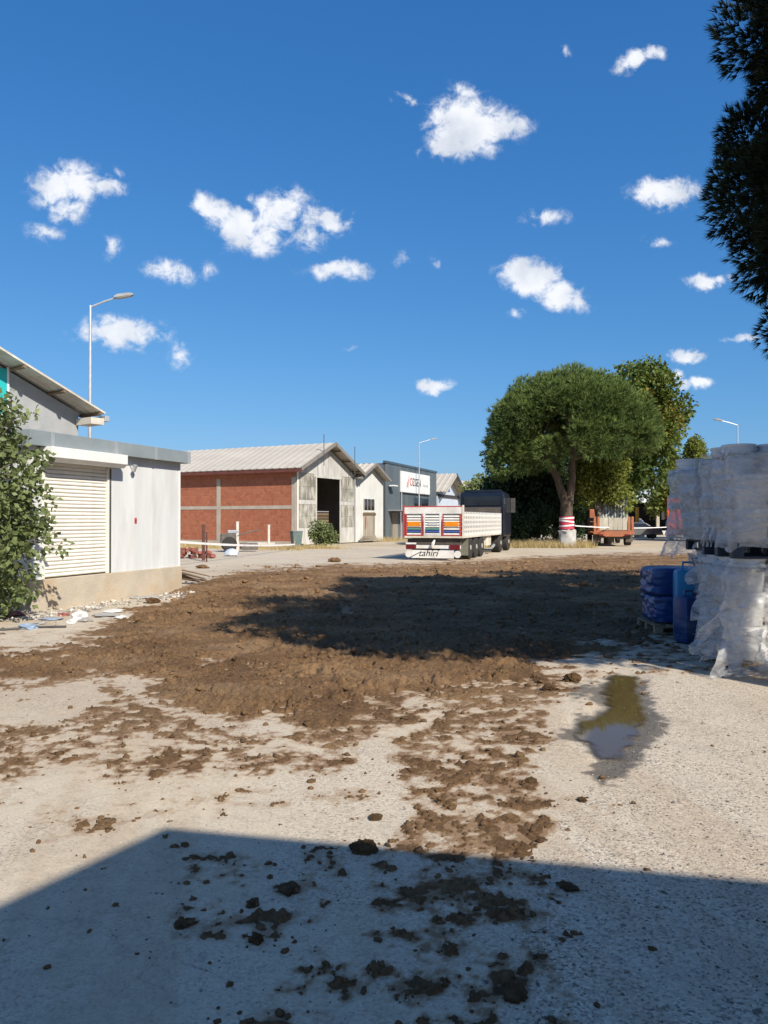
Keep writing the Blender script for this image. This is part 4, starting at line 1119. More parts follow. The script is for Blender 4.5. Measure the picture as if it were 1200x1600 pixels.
# ------------------------------------------------------------------ building behind the viewer: its roof edge throws the foreground shadow
t = thing('rear_building', (2.18, -1.17, 0), math.atan2(-.63, 3.03), 'gabled building behind the viewer casting the foreground shadow', 'building')
EH, SL, DEP, LN = 5.0, .279, 11.0, 30.0
def rp(p, a): return (a, p[0], p[1])
MB().prism([(0, EH), (-DEP/2, EH+SL*DEP/2), (-DEP, EH), (-DEP, EH-.12), (-DEP/2, EH+SL*DEP/2-.12), (0, EH-.12)], rp, 0, LN).build('roof', ROOFM, t)
MB().prism([(-.6, 0), (-DEP+.6, 0), (-DEP+.6, EH+.0), (-DEP/2, EH+SL*DEP/2-.15), (-.6, EH+.0)], rp, .5, LN-.5).build('wall', pmat('warm_bounce_render', (.82, .76, .65), (.78, .72, .60), scale=1, rough=.9), t)  # unseen wall, coloured pale and warm to bounce light into the foreground shade
# ------------------------------------------------------------------ vehicles
TYRE = pmat('tyre', (.022, .021, .02), (.04, .037, .033), scale=8, rough=.85, bump=.1)
RIM = pmat('rim_grey', (.42, .40, .36), (.30, .28, .25), scale=6, rough=.6, bump=.05)
TWHITE = pmat('trailer_white', (.72, .71, .68), (.62, .60, .56), scale=2, rough=.5, bump=.03, dirt=(.34, .28, .21), damt=.6)
TCREAM = pmat('trailer_cream', (.68, .64, .54), (.55, .50, .40), scale=2, rough=.6, bump=.04, dirt=(.36, .29, .2), damt=.5)
TRED = pmat('trailer_red', (.45, .07, .06), (.36, .06, .05), scale=3, rough=.5, bump=.03)
AMBER = pmat('amber_reflector', (.72, .25, .015), (.62, .20, .012), scale=3, rough=.3, bump=0)
LAMPRED = pmat('tail_lamp', (.16, .015, .02), (.10, .012, .016), scale=4, rough=.25, bump=0)
CHASSIS = pmat('chassis', (.06, .05, .045), (.11, .09, .07), scale=3, rough=.8, bump=.1)
NAVY_SHADED = pmat('navy_cab_shaded', (.006, .009, .017), (.010, .014, .024), scale=2, rough=.3, bump=0, coat=.3)  # navy taken near-black, putting the tree shade on the cab into its paint
BLUESTR = pmat('blue_stripe', (.05, .09, .32), rough=.5, bump=0)
GREENSTR = pmat('green_stripe', (.10, .24, .20), rough=.5, bump=0)
ORANGE = pmat('orange_paint', (.42, .14, .06), (.30, .10, .05), scale=3, rough=.7, bump=.06, dirt=(.20, .12, .08), damt=.75)
ORANGER = pmat('orange_red', (.62, .085, .025), (.52, .07, .02), scale=2, rough=.4, bump=.02)
SILVER = pmat('car_grey', (.24, .24, .245), (.20, .20, .205), scale=1, rough=.25, metal=.5, bump=0, coat=.5)
BLACKTXT = pmat('black_lettering', (.012, .012, .012), rough=.6, bump=0)
FLAP = pmat('mud_flap', (.20, .20, .16), (.14, .14, .11), scale=3, rough=.8, bump=.1)

def wheel(parent, x, y, rad, w, name='wheel', rimm=None):
    """axle along local x"""
    o = thing(name, (x, y, rad)); o.parent = parent
    f = lambda a, b_, c: (c, a, b_)
    MB().lathe([(rad*.60, -w/2), (rad*.9, -w/2), (rad, -w/2+.04), (rad, w/2-.04), (rad*.9, w/2), (rad*.60, w/2)], 22, f).build('tyre', TYRE, o, True)
    MB().lathe([(rad*.1, -w/2+.03), (rad*.58, -w/2+.01), (rad*.62, -w/2+.06), (rad*.62, w/2-.06), (rad*.58, w/2-.01), (rad*.3, w/2-.05), (rad*.2, w/2+.02), (rad*.08, w/2+.02)], 18, f).build('rim', rimm or RIM, o, True)
    return o

TH = 19.0
t = thing('lorry', (2.04, 32.0, 0), -R(TH), 'lorry with long white slatted trailer seen from behind, dark blue cab', 'lorry')
HW = 1.24; LT = 8.7; ZB = 1.0
MB().box(-HW, HW, .10, LT, ZB, ZB+.12).build('trailer_bed', TCREAM, t)
for x in (-.5, .42): MB().box(x, x+.1, .3, LT+1.5, .62, ZB-.002).build('chassis_rail', CHASSIS, t)
# tailgate: frame, three louvred fields, two amber reflectors
tg = thing('tailgate', (0, 0, 0)); tg.parent = t
MB().box(-HW, HW, 0, .06, 1.95, 2.22).build('top_board', TWHITE, tg)
MB().box(-HW-.02, HW+.02, .0, .07, 2.222, 2.27).build('red_cap', TRED, tg)
MB().box(-HW, HW, 0, .07, .94, 1.02).build('bottom_rail', TCREAM, tg)
for (x0, x1, frm) in ((-HW+.05, -.46, TRED), (-.40, .34, TWHITE), (.40, HW-.05, TRED)):
    MB().box(x0, x0+.06, -.01, .05, 1.025, 1.945).build('field_frame', frm, tg); MB().box(x1-.06, x1, -.01, .05, 1.025, 1.945).build('field_frame', frm, tg)
    MB().box(x0+.062, x1-.062, -.008, .045, 1.025, 1.075).build('field_frame', frm, tg)
    MB().box(x0+.062, x1-.062, .035, .05, 1.08, 1.945).build('backing', pmat('louvre_shade', (.22, .24, .25), rough=.7), tg)
    for k in range(8):
        z = 1.10+k*.105
        MB().obox(((x0+x1)/2, .012, z), (x1-x0-.13, .05, .062), Matrix.Rotation(R(-18), 3, 'X')).build('louvre', BLUESTR if k == 1 else (GREENSTR if k == 2 and x0 < .3 else TWHITE), tg)
for (x0, x1) in ((-HW+.14, -.54), (.50, HW-.14)): MB().box(x0, x1, -.035, -.02, 1.42, 1.62).build('amber_reflector', AMBER, tg, bevel=.01)
MB().box(-.2, .2, -.035, -.02, 1.46, 1.58).build('number_plate', pmat('plate', (.55, .52, .55), (.40, .44, .42), scale=12, rough=.5, bump=0), tg)
for x in (-HW-.07, HW+.005): MB().box(x, x+.065, -.02, .09, .94, 2.30).build('corner_post', TCREAM if x > 0 else TRED, t)
# slatted sides
for sx in (-1, 1):
    sd_ = thing('side_wall', (0, 0, 0)); sd_.parent = t
    for k in range(5):
        z = ZB+.05+k*.20
        MB().box(sx*HW-.02, sx*HW+.02, .12, LT, z, z+.088).build('slat', TWHITE, sd_)
    MB().box(sx*HW-.025, sx*HW+.03, .12, LT, ZB-.06, ZB+.03).build('bottom_rail', TCREAM, sd_)
    pm_ = MB().box(sx*HW+.021 if sx > 0 else -HW-.06, sx*HW+.06 if sx > 0 else -HW-.021, 0, .075, ZB, 2.03).mesh('stake'); pm_.materials.append(TWHITE)
    for k in range(27): link_mesh('stake', pm_, None, sd_, (0, .15+k*.322, 0))
cg = MB(); cg.box(-1.1, 1.1, .6, LT-.3, ZB+.125, 1.72); cg.build('load_cover', pmat('tarp_blue', (.16, .22, .30), (.10, .15, .22), scale=2, rough=.7, bump=.4, bscale=6), t)
MB().box(-HW, HW, LT, LT+.08, ZB, 2.35).build('headboard', CHASSIS, t)
# rear underside
MB().box(-1.15, 1.15, .15, .25, .66, .90).build('rear_beam', CHASSIS, t)
MB().box(-1.18, 1.18, -.02, .06, .50, .64).build('bumper', TWHITE, t)
for x in (-1.16, .72): MB().box(x, x+.44, -.07, -.022, .46, .66).build('tail_lamp', LAMPRED, t, bevel=.01)
MB().box(-1.16, -.72, -.09, -.02, .672, .74).build('lamp_guard', TWHITE, t)
fl = MB().box(-.92, .90, -.06, -.025, .10, .43).build('mud_apron', TWHITE, t)
text_part('lettering', 'tahiri', .40, BLACKTXT, fl, (-.62, -.064, .18), (R(90), 0, 0), shear=.3, sx=1.0)
sw = MB(); sw.obox((-.74, -.066, .24), (.36, .006, .03), Matrix.Rotation(R(-28), 3, 'Y')); sw.build('swash', BLACKTXT, fl)
cl_ = MB(); cl_.tube([(-.02, -.1, .58), (.04, -.13, .72), (.10, -.09, .86)], [.05, .07, .03], 8); cl_.build('rag', WHITE, t, True)
for sx in (-1, 1):
    for k in range(3): wheel(t, sx*1.05, 1.7+k*1.2, .50, .34)
    MB().box(sx*1.05-.2, sx*1.05+.2, 1.05, 1.09, .18, .95).build('mud_flap', FLAP, t)
    MB().lathe([(.02, -.02), (.15, -.02), (.15, .02), (.02, .02)], 16, lambda a, b_, c: (sx*1.05+a, -.03+c, .27+b_)).build('rear_marker', TWHITE, t)
MB().box(.75, 1.15, 5.6, 6.6, .45, .92).build('tool_box', TCREAM, t, bevel=.02)
MB().tube([(1.1, 6.9, .3), (1.1, 7.6, .42)], .07, 8).build('air_tank', STEEL, t)
# tractor
cb = thing('cab', (0, 0, 0)); cb.parent = t
body = MB(); body.prism([(9.90, .8), (12.20, .8), (12.25, 2.0), (12.00, 2.85), (11.50, 3.15), (10.10, 3.2), (9.90, 3.0)], lambda p, a: (a, p[0], p[1]), -1.2, 1.2); body.build('shell', NAVY_SHADED, cb, bevel=.06)
MB().box(-1.0, 1.0, 9.86, 9.89, 2.45, 2.95).build('rear_window', GLASSD, cb, bevel=.04)
MB().box(-1.2, 1.2, 9.80, 9.88, 1.1, 2.42).build('rear_panel', NAVY_SHADED, cb, bevel=.03)
dfl = MB(); dfl.prism([(10.10, 3.2), (11.50, 3.16), (10.40, 3.32), (10.10, 3.32)], lambda p, a: (a, p[0], p[1]), -1.0, 1.0); dfl.build('wind_deflector', NAVY_SHADED, cb)
for sx in (-1, 1):
    MB().box(sx*1.34-.12, sx*1.34+.12, 11.90, 12.00, 2.1, 2.9).build('wing_mirror', DARKSTEEL, cb)
    wheel(t, sx*1.02, 11.50, .50, .32); wheel(t, sx*.95, 9.00, .50, .5)
    MB().box(sx*1.205-.004 if sx > 0 else -1.209, sx*1.209 if sx > 0 else -1.205+.004, 10.70, 11.70, 2.05, 2.9).build('side_window', GLASSD, cb)

# ---- old orange flatbed lorry under the trees
t = thing('flatbed_lorry', (14.95, 50.0, 0), -R(10), 'old orange flatbed lorry with corrugated sheets, rear view under the trees', 'lorry')
MB().box(-1.25, 1.25, .05, 4.6, .92, 1.02).build('bed', ORANGE, t)
tg = thing('tailgate', (0, 0, 0)); tg.parent = t
for k in range(6): MB().box(-.92+k*.30, -.65+k*.30, .0, .05, 1.03, 1.82).build('board', pmat('grey_boards', (.46, .43, .36), (.36, .33, .27), scale=3, rough=.85, rand=.2), tg)
for x in (-1.25, -1.02, .90, 1.12): MB().box(x, x+.14, -.02, .07, .95, 1.9).build('post', ORANGE, t)
MB().box(-1.25, 1.25, -.03, .0, .86, 1.0).build('tail_beam', ORANGE, t)
bm_ = MB(); bm_.prism([(-1.3, .78), (-.75, .70), (-.5, .60), (.5, .60), (.75, .70), (1.3, .78), (1.3, .90), (-1.3, .90)], lambda p, a: (p[0], a, p[1]), -.12, -.04); bm_.build('rear_bumper', ORANGE, t)
MB().box(-.9, .9, .1, 4.4, .5, .86).build('chassis', CHASSIS, t)
for sx in (-1, 1):
    sdw = thing('side_wall', (0, 0, 0)); sdw.parent = t
    for k in range(3): MB().box(sx*1.22-.025, sx*1.22+.025, .1, 4.5, 1.03+k*.28, 1.27+k*.28).build('board', MATS['grey_boards'], sdw)
    wheel(t, sx*.98, .95, .42, .42); wheel(t, sx*.98, 6.1, .42, .3)
    MB().box(sx*1.0-.22, sx*1.0+.22, .2, .24, .25, .8).build('mud_flap', CHASSIS, t)
    MB().box(sx*.8-.12, sx*.8+.12, -.15, -.12, .66, .76).build('tail_lamp', LAMPRED, t)
body = MB(); body.prism([(4.8, .6), (6.8, .6), (6.9, 1.5), (6.5, 2.4), (4.9, 2.45)], lambda p, a: (a, p[0], p[1]), -1.1, 1.1); body.build('cab', ORANGE, t, bevel=.05)
cs = thing('corrugated_sheets', (14.95, 50.0, 1.02), -R(10), 'grey corrugated sheets standing on the orange flatbed', 'sheets')
for k in range(3):
    m = MB(); vs = []; nn = 50
    for i in range(nn+1):
        x = -.85+1.9*i/nn; y = .8+k*.12+.05*math.cos(i*math.pi/2.5)
        zt = 1.75 - .25*k + .22*(x > .2)*1
        vs += [(x, y, .0), (x, y+.5, zt), (x, y+.012, .0), (x, y+.512, zt)]
    fs = []
    for i in range(nn):
        o = 4*i; fs += [(o, o+4, o+5, o+1), (o+2, o+3, o+7, o+6), (o+1, o+5, o+7, o+3), (o, o+2, o+6, o+4)]
    m.add(vs, fs); m.build('sheet', pmat('zinc_sheet', (.40, .41, .40), (.26, .26, .25), scale=2, rough=.55, metal=.3, bump=.05, rand=.2), cs)

# ---- parked grey saloon beyond
t = thing('parked_car', (22.6, 69.0, 0), R(80), 'grey saloon car parked beyond the orange flatbed, tail to the right', 'car')
# local y runs toward the nose (left in the photo)
prof = [(-2.1, .35), (-2.15, .75), (-2.08, 1.0), (-1.3, 1.08), (-.75, 1.42), (.35, 1.45), (1.0, 1.05), (1.95, .92), (2.15, .65), (2.12, .30)]
body = MB(); body.prism(prof, lambda p, a: (a*(1-.12*max(0, p[1]-1.0)/.45), p[0], p[1]), -.86, .86); body.build('body', SILVER, t, bevel=.05)
for sx in (-1, 1):
    m = MB(); m.prism([(-1.15, 1.07), (-.7, 1.37), (.3, 1.39), (.85, 1.05)], lambda p, a: (a*(1-.12*max(0, p[1]-1.0)/.45), p[0], p[1]), sx*.862, sx*.872); m.build('side_window', GLASSD, t)
    for y in (-1.35, 1.35): wheel(t, sx*.76, y, .32, .2)
    MB().box(sx*.6-.15, sx*.6+.15, -2.17, -2.13, .75, .9).build('tail_lamp', LAMPRED, t)
m = MB(); m.obox((0, -1.05, 1.25), (1.3, .02, .5), Matrix.Rotation(R(-52), 3, 'X')); m.build('rear_window', GLASSD, t)
MB().box(-.8, .8, -2.22, -2.12, .35, .6).build('bumper', SILVER, t, bevel=.04)

# ---- orange-red lorry front behind the buckets
t = thing('orange_truck', (23.85, 62.0, 0), -R(22), 'bright orange truck half hidden behind the left bucket stack', 'truck')
body = MB(); body.prism([(0, .9), (2.2, .9), (2.2, 3.4), (.5, 3.5), (.12, 2.3)], lambda p, a: (a, p[0], p[1]), -.95, 1.4); body.build('cab', ORANGER, t, bevel=.06)
MB().box(-1.0, 1.45, 0, 5.5, .45, .9).build('chassis', pmat('dark_red', (.16, .03, .02), rough=.7), t)
MB().box(-.7, 1.2, .20, .26, 2.2, 3.1).build('windscreen', GLASSD, t)
MB().box(-1.0, 1.45, 2.4, 5.5, .95, 2.6).build('body', ORANGER, t)
for sx in (-.75, 1.15):
    wheel(t, sx, .9, .45, .3); wheel(t, sx, 4.4, .45, .4)
MB().box(-1.35, -1.15, -.05, .05, 1.7, 2.3).build('wing_mirror', DARKSTEEL, t)
MB().box(-1.16, -.94, 0, .04, 2.1, 2.14).build('mirror_arm', DARKSTEEL, t)

# ---- dark open depot beyond
t = thing('depot', (24.0, 92.0, 0), R(-3), 'dark open fronted depot with pale fascia beyond the parked car', 'depot')
W5 = 26
MB().box(0, W5, 0, .3, 3.75, 4.6).build('fascia', pmat('pale_fascia', (.62, .66, .70), (.52, .56, .62), scale=1, rough=.7), t)
MB().box(0, W5, .3, 14, 3.76, 3.9).build('roof', ROOFDK, t)
MB().box(0, W5, 13.7, 14, 0, 3.75).build('rear_wall', ROOFDK, t)
for x in (0, W5-.3): MB().box(x, x+.3, .31, 13.7, 0, 3.75).build('side_wall', ROOFDK, t)
for x in (8.5, 17): MB().box(x, x+.35, 0, .35, 0, 3.74).build('column', CONC, t)
MB().box(6, 25, -.5, -.1, 0, .4).build('low_wall', pmat('pale_wall', (.6, .58, .55), rough=.8), t)
MB().box(8.0, 26.2, 6.0, 6.4, 4.6, 6.3).build('upper_wall', BLUEW, t)
MB().box(1.0, 5.0, 3.0, 8.0, .0, 2.6).build('stored_load', ROOFDK, t)
t = thing('marker_post', (24.4, 74.0, 0), 0, 'yellow post standing behind the parked car', 'post')
MB().tube([(0, 0, 0), (0, 0, 2.9)], .16, 10).build('shaft', pmat('yellow_paint', (.60, .32, .03), rough=.6), t); MB().box(-.22, .22, -.22, .22, 0, .12).build('base', CONC, t)
BAG = pmat('bulk_bag', (.62, .60, .56), (.50, .48, .45), scale=3, rough=.85, bump=.4, bscale=8)
for (x, y, s, lb) in ((25.6, 77.0, .95, 'white bulk bag behind the boot of the parked car'), (23.6, 75.0, 1.15, 'larger white bulk bag behind the roof of the parked car')):
    m = MB(); m.lathe([(s*.5, 0), (s*.62, s*.2), (s*.64, s*.9), (s*.55, s*1.4), (s*.3, s*1.75), (s*.12, s*1.9)], 14)
    m.v = [(px*(1+.08*math.sin(3*math.atan2(py, px)+pz*3)), py, pz) for px, py, pz in m.v]
    tag(m.build('bulk_bag', BAG, None, True, 0, (x, y, 0)), lb, 'bag', 'white bulk bags')

# ------------------------------------------------------------------ street lamps
def street_lamp(loc, h, az, reach, label):
    t = thing('street_lamp', loc, az, label, 'street lamp', 'street lamps')
    MB().tube([(0, 0, 0), (0, 0, h*.55), (0, 0, h)], [.085, .06, .042], 12).build('pole', STEEL, t, True)
    MB().tube([(0, 0, h-.06), (reach*.5, 0, h+.14), (reach, 0, h+.30)], [.035, .03, .028], 8).build('arm', STEEL, t, True)
    hd = MB(); hd.prism([(0, -.03), (.62, .02), (.62, .07), (.45, .11), (.1, .09), (0, .04)], lambda p, a: (reach-.1+p[0], a*(1-.25*(p[0] > .5)), h+.28+p[1]+p[0]*.14), -.11, .11)
    hd.build('lamp_head', pmat('lamp_grey', (.34, .35, .36), rough=.5, bump=0), t, bevel=.02)
    ln_ = MB(); ln_.prism([(.12, -.045), (.56, -.004), (.56, .012), (.12, -.022)], lambda p, a: (reach-.1+p[0], a, h+.28+p[1]+p[0]*.14), -.08, .08)
    ln_.build('lens', pmat('lamp_lens', (.30, .29, .26), rough=.2, bump=0), t)
    MB().box(-.13, .13, -.13, .13, 0, .03).build('base_plate', STEEL, t)
street_lamp((-9.66, 25.2, 0), 8.75, R(8), .85, 'tall street lamp rising behind the grey shed at left')
street_lamp((3.25, 71, 0), 8.85, R(10), 1.2, 'street lamp standing in front of the office sign')
street_lamp((26.55, 57.6, 0), 8.85, R(178), 1.25, 'street lamp above the white buckets at far right')

# ------------------------------------------------------------------ buckets on pallets at the right
BUCKET = pmat('bucket_white', (.66, .66, .65), (.57, .57, .56), scale=4, rough=.42, bump=.02, dirt=(.40, .35, .27), dscale=3, damt=.4, rand=.06)
LID = pmat('bucket_lid', (.70, .70, .69), (.62, .62, .61), scale=5, rough=.4, bump=.02, rand=.05)
PALW = pmat('pallet_wood', (.30, .22, .14), (.20, .145, .09), scale=7, rough=.9, bump=.3, stretch=(4, .6, 1), rand=.25)
PALD = pmat('pallet_plastic', (.018, .03, .05), (.03, .04, .06), scale=3, rough=.5, bump=.05)
def film_material():
    m, N, L = new_mat('torn_film')
    out = N.new('ShaderNodeOutputMaterial'); b = N.new('ShaderNodeBsdfPrincipled')
    b.inputs['Base Color'].default_value = (.72, .72, .72, 1); b.inputs['Roughness'].default_value = .28; b.inputs['Specular IOR Level'].default_value = .6
    tr = N.new('ShaderNodeBsdfTransparent'); tl = N.new('ShaderNodeBsdfTranslucent'); tl.inputs[0].default_value = (.74, .74, .74, 1)
    tc = N.new('ShaderNodeTexCoord'); mp = N.new('ShaderNodeMapping'); mp.inputs['Scale'].default_value = (1.6, 1.6, 3.2); L.new(tc.outputs['Object'], mp.inputs[0])
    n = N.new('ShaderNodeTexNoise'); n.inputs['Scale'].default_value = 3.2; n.inputs['Detail'].default_value = 8; n.inputs['Roughness'].default_value = .65; n.inputs['Distortion'].default_value = 1.0
    L.new(mp.outputs[0], n.inputs['Vector'])
    cr = N.new('ShaderNodeMapRange'); cr.inputs['From Min'].default_value = .32; cr.inputs['From Max'].default_value = .66; cr.inputs['To Min'].default_value = .22; cr.inputs['To Max'].default_value = .92; L.new(n.outputs[0], cr.inputs['Value'])
    m1 = N.new('ShaderNodeMixShader'); m1.inputs[0].default_value = .4; L.new(b.outputs[0], m1.inputs[1]); L.new(tl.outputs[0], m1.inputs[2])
    m2 = N.new('ShaderNodeMixShader'); L.new(cr.outputs[0], m2.inputs[0]); L.new(tr.outputs[0], m2.inputs[1]); L.new(m1.outputs[0], m2.inputs[2]); L.new(m2.outputs[0], out.inputs[0])
    bp = N.new('ShaderNodeBump'); bp.inputs['Strength'].default_value = .35; bp.inputs['Distance'].default_value = .03; L.new(n.outputs[0], bp.inputs['Height']); L.new(bp.outputs[0], b.inputs['Normal'])
    # dust on the plastic
    n2 = N.new('ShaderNodeTexNoise'); n2.inputs['Scale'].default_value = 2.2; n2.inputs['Detail'].default_value = 7; L.new(tc.outputs['Object'], n2.inputs['Vector'])
    r2 = N.new('ShaderNodeMapRange'); r2.inputs['From Min'].default_value = .48; r2.inputs['From Max'].default_value = .7; r2.inputs['To Max'].default_value = .7; L.new(n2.outputs[0], r2.inputs['Value'])
    mx = N.new('ShaderNodeMix'); mx.data_type = 'RGBA'; mx.inputs['A'].default_value = (.66, .66, .655, 1); mx.inputs['B'].default_value = (.48, .43, .35, 1); L.new(r2.outputs[0], mx.inputs['Factor']); L.new(mx.outputs['Result'], b.inputs['Base Color'])
    return m
FILM = film_material()

def pallet(loc, rz, mat, label, w=1.2, d=1.1, h=.14):
    t = thing('pallet', loc, rz, label, 'pallet', 'pallets at the right')
    for k in range(7): MB().box(k*(w-.1)/6, k*(w-.1)/6+.1, 0, d, h-.022, h).build('deck_board', mat, t)
    for y in (0, d/2-.05, d-.1):
        for x in (0, w/2-.06, w-.12): MB().box(x, x+.12, y, y+.1, .022, h-.044).build('block', mat, t)
        MB().box(0, w, y, y+.1, h-.0435, h-.0225).build('stringer', mat, t)
        MB().box(0, w, y, y+.1, 0, .0215).build('base_board', mat, t)
    return t

def bucket_proto():
    t = thing('bucket', (0, 0, -50), 0, 'x', 'bucket', 'white buckets stacked on pallets')
    MB().lathe([(.150, 0), (.155, .005), (.176, .27), (.186, .272), (.186, .30), (.178, .303), (.179, .335)], 26).build('body', BUCKET, t, True)
    MB().lathe([(.05, .331), (.176, .331), (.190, .33), (.192, .352), (.186, .358), (.168, .358), (.164, .348), (.01, .348)], 26).build('lid', LID, t, True)
    hb = MB(); hb.tube([(.186*math.cos(a), .186*math.sin(a)-.012, .285-.09*math.sin(a-math.pi)) for a in np.linspace(math.pi, 2*math.pi, 11)], .0035, 5); hb.build('handle', DARKSTEEL, t)
    MB().obox((.187, 0, .285), (.02, .05, .045)).build('ear', LID, t)
    return t
B0 = bucket_proto(); b_used = [False]
def put_bucket(x, y, z, rz, label, tilt=(0, 0)):
    o = B0 if not b_used[0] else copy_tree(B0)
    b_used[0] = True
    o.location = (x, y, z); o.rotation_euler = (tilt[0], tilt[1], rz); o.scale = (1, 1, 1.05); o['label'] = label
def bucket_block(org, rz, nx, ny, layers, where, skip=(), jit=.012, lean=0.0, step=.392):
    r = random.Random(hash(where) & 0xff if False else len(where))
    c, s = math.cos(rz), math.sin(rz)
    for k in range(layers):
        lev = ['bottom', 'second', 'third', 'top'][k] if k < layers-1 else 'top'
        for j in range(ny):
            for i in range(nx):
                if 0 < i < nx-1 and 0 < j < ny-1 and k < layers-1: continue      # nothing of the inner ones shows
                if (i, j, k) in skip: continue
                lx = .2+i*step+r.uniform(-jit, jit)-lean*k; ly = .2+j*step+r.uniform(-jit, jit)
                side = 'front' if j == 0 else ('middle' if j < ny-1 else 'rear')
                col = ['leftmost', 'second', 'third'][i]
                put_bucket(org[0]+lx*c-ly*s, org[1]+lx*s+ly*c, org[2]+k*.375, r.uniform(0, 6.28), f'white bucket, {lev} layer, {side} row, {col} column of {where}')

def film(name, org, rz, w, d, z0, z1, seed, label, out=.05, flare=.0, hole=.62, top=True, rag=.25, puff=.085):
    r = np.random.default_rng(seed); nu, nv = 220, 80
    t_ = np.linspace(0, 1, nu, endpoint=False); per = 2*(w+d); s = t_*per
    x = np.where(s < w, s, np.where(s < w+d, w, np.where(s < 2*w+d, 2*w+d-s, 0)))
    y = np.where(s < w, 0, np.where(s < w+d, s-w, np.where(s < 2*w+d, d, per-s)))
    cx, cy = w/2, d/2
    ang = np.arctan2(y-cy, x-cx); sq = .86+.14*np.abs(np.cos(2*ang))
    ox, oy = np.cos(ang), np.sin(ang)
    zz = np.linspace(0, 1, nv)
    U, Vv = np.meshgrid(np.arange(nu), zz)
    su = s[U]
    n1 = fbm(su*2.2, Vv*(z1-z0)*5+seed, 4, seed); n2 = fbm(su*7, Vv*(z1-z0)*16+seed, 4, seed+7); n3 = fbm(su*.9+Vv*1.5, Vv*2.2+seed, 3, seed+11)
    buck = .055*np.abs(np.sin(su/.392*math.pi))**.7 + .035*np.abs(np.sin((Vv*(z1-z0)+z0)/.375*math.pi))**.6 - .03
    dd = out + buck + puff*2*(n1-.5) + .014*(n2-.5) + flare*np.maximum(0, 1-Vv*2.2)**2*(.5+n1)
    X = x[U]+ox[U]*dd; Y = y[U]+oy[U]*dd; Z = z0+Vv*(z1-z0)+.012*(n2-.5)
    rg = rag*(fbm(su*3.1, su*0+seed, 4, seed+3))
    Z = np.where(Vv < .12, Z - (rg*(1-Vv/.12))*.4, Z)
    Z = np.maximum(Z, .006 if org[2] < .2 else .02-org[2])
    if top: Z = np.where(Vv > .93, Z - .10*fbm(su*4, su*0, 3, seed+4), Z)
    idx = np.arange(nu*nv).reshape(nv, nu)
    q = np.stack([idx[:-1], np.roll(idx[:-1], -1, 1), np.roll(idx[1:], -1, 1), idx[1:]], -1).reshape(-1, 4)
    hol = (n3[:-1]+.10*(n2[:-1]-.5) > hole).ravel()
    edge = (Vv[:-1] < .16).ravel() & (fbm(su[:-1]*9, Vv[:-1]*3, 3, seed+5).ravel() > .5)
    q = q[~(hol | (edge & (fbm(su[:-1]*2, su[:-1]*0, 2, seed+6).ravel() > .45)))]
    c, sn = math.cos(rz), math.sin(rz)
    P = np.stack([org[0]+X*c-Y*sn, org[1]+X*sn+Y*c, org[2]+Z], -1).reshape(-1, 3)
    me = arr_mesh(name, P-np.array(org), q, FILM, True)
    tag(link_mesh(name, me, None, None, org), label, 'film', 'torn stretch film')

# front stack: two loads one on the other
RZ = R(-6)
FX = .27; RX = .42; BXX = .2
pallet((3.58+FX, 8.42, .005), RZ, PALW, 'wooden pallet under the front white bucket stack')
bucket_block((3.58+FX, 8.42, .147), RZ, 3, 3, 3, 'the lower load, front stack')
pallet((3.54+FX, 8.40, 1.275), RZ, PALD, 'dark pallet between the two front bucket loads', h=.17)
bucket_block((3.62+FX, 8.40, 1.447), RZ, 3, 3, 3, 'the upper load, front stack', skip=((0, 0, 2),))
film('stretch_film', (3.58+FX, 8.42, .147), RZ, 1.18, 1.1, -.13, 1.13, 301, 'torn clouded film round the lower front bucket load', .05, .14, .74)
film('stretch_film', (3.60+FX, 8.40, 1.447), RZ, 1.18, 1.1, -.02, 1.06, 302, 'clouded film sagging round the upper front bucket load', .06, .0, .80)
# stack behind, leaning left
RZ2 = R(-3)
pallet((3.95+RX, 9.95, .005), RZ2, PALW, 'wooden pallet under the rear bucket stack')
bucket_block((3.98+RX, 9.95, .147), RZ2, 3, 3, 3, 'the lower load, rear stack')
pallet((3.85+RX, 9.92, 1.275), RZ2, PALD, 'dark pallet between the two rear bucket loads', h=.15)
bucket_block((3.74+RX, 9.92, 1.427), RZ2, 3, 3, 3, 'the upper load, rear stack', skip=((0, 0, 2), (1, 0, 2), (0, 1, 2)), lean=.03)
film('stretch_film', (3.70+RX, 9.92, 1.427), RZ2, 1.18, 1.1, -.18, 1.02, 303, 'clouded film bulging left round the upper rear load', .08, .08, .78, puff=.08)
film('stretch_film', (3.98+RX, 9.95, .147), RZ2, 1.18, 1.1, -.05, 1.10, 304, 'torn film round the lower rear bucket load', .06, .1, .70)

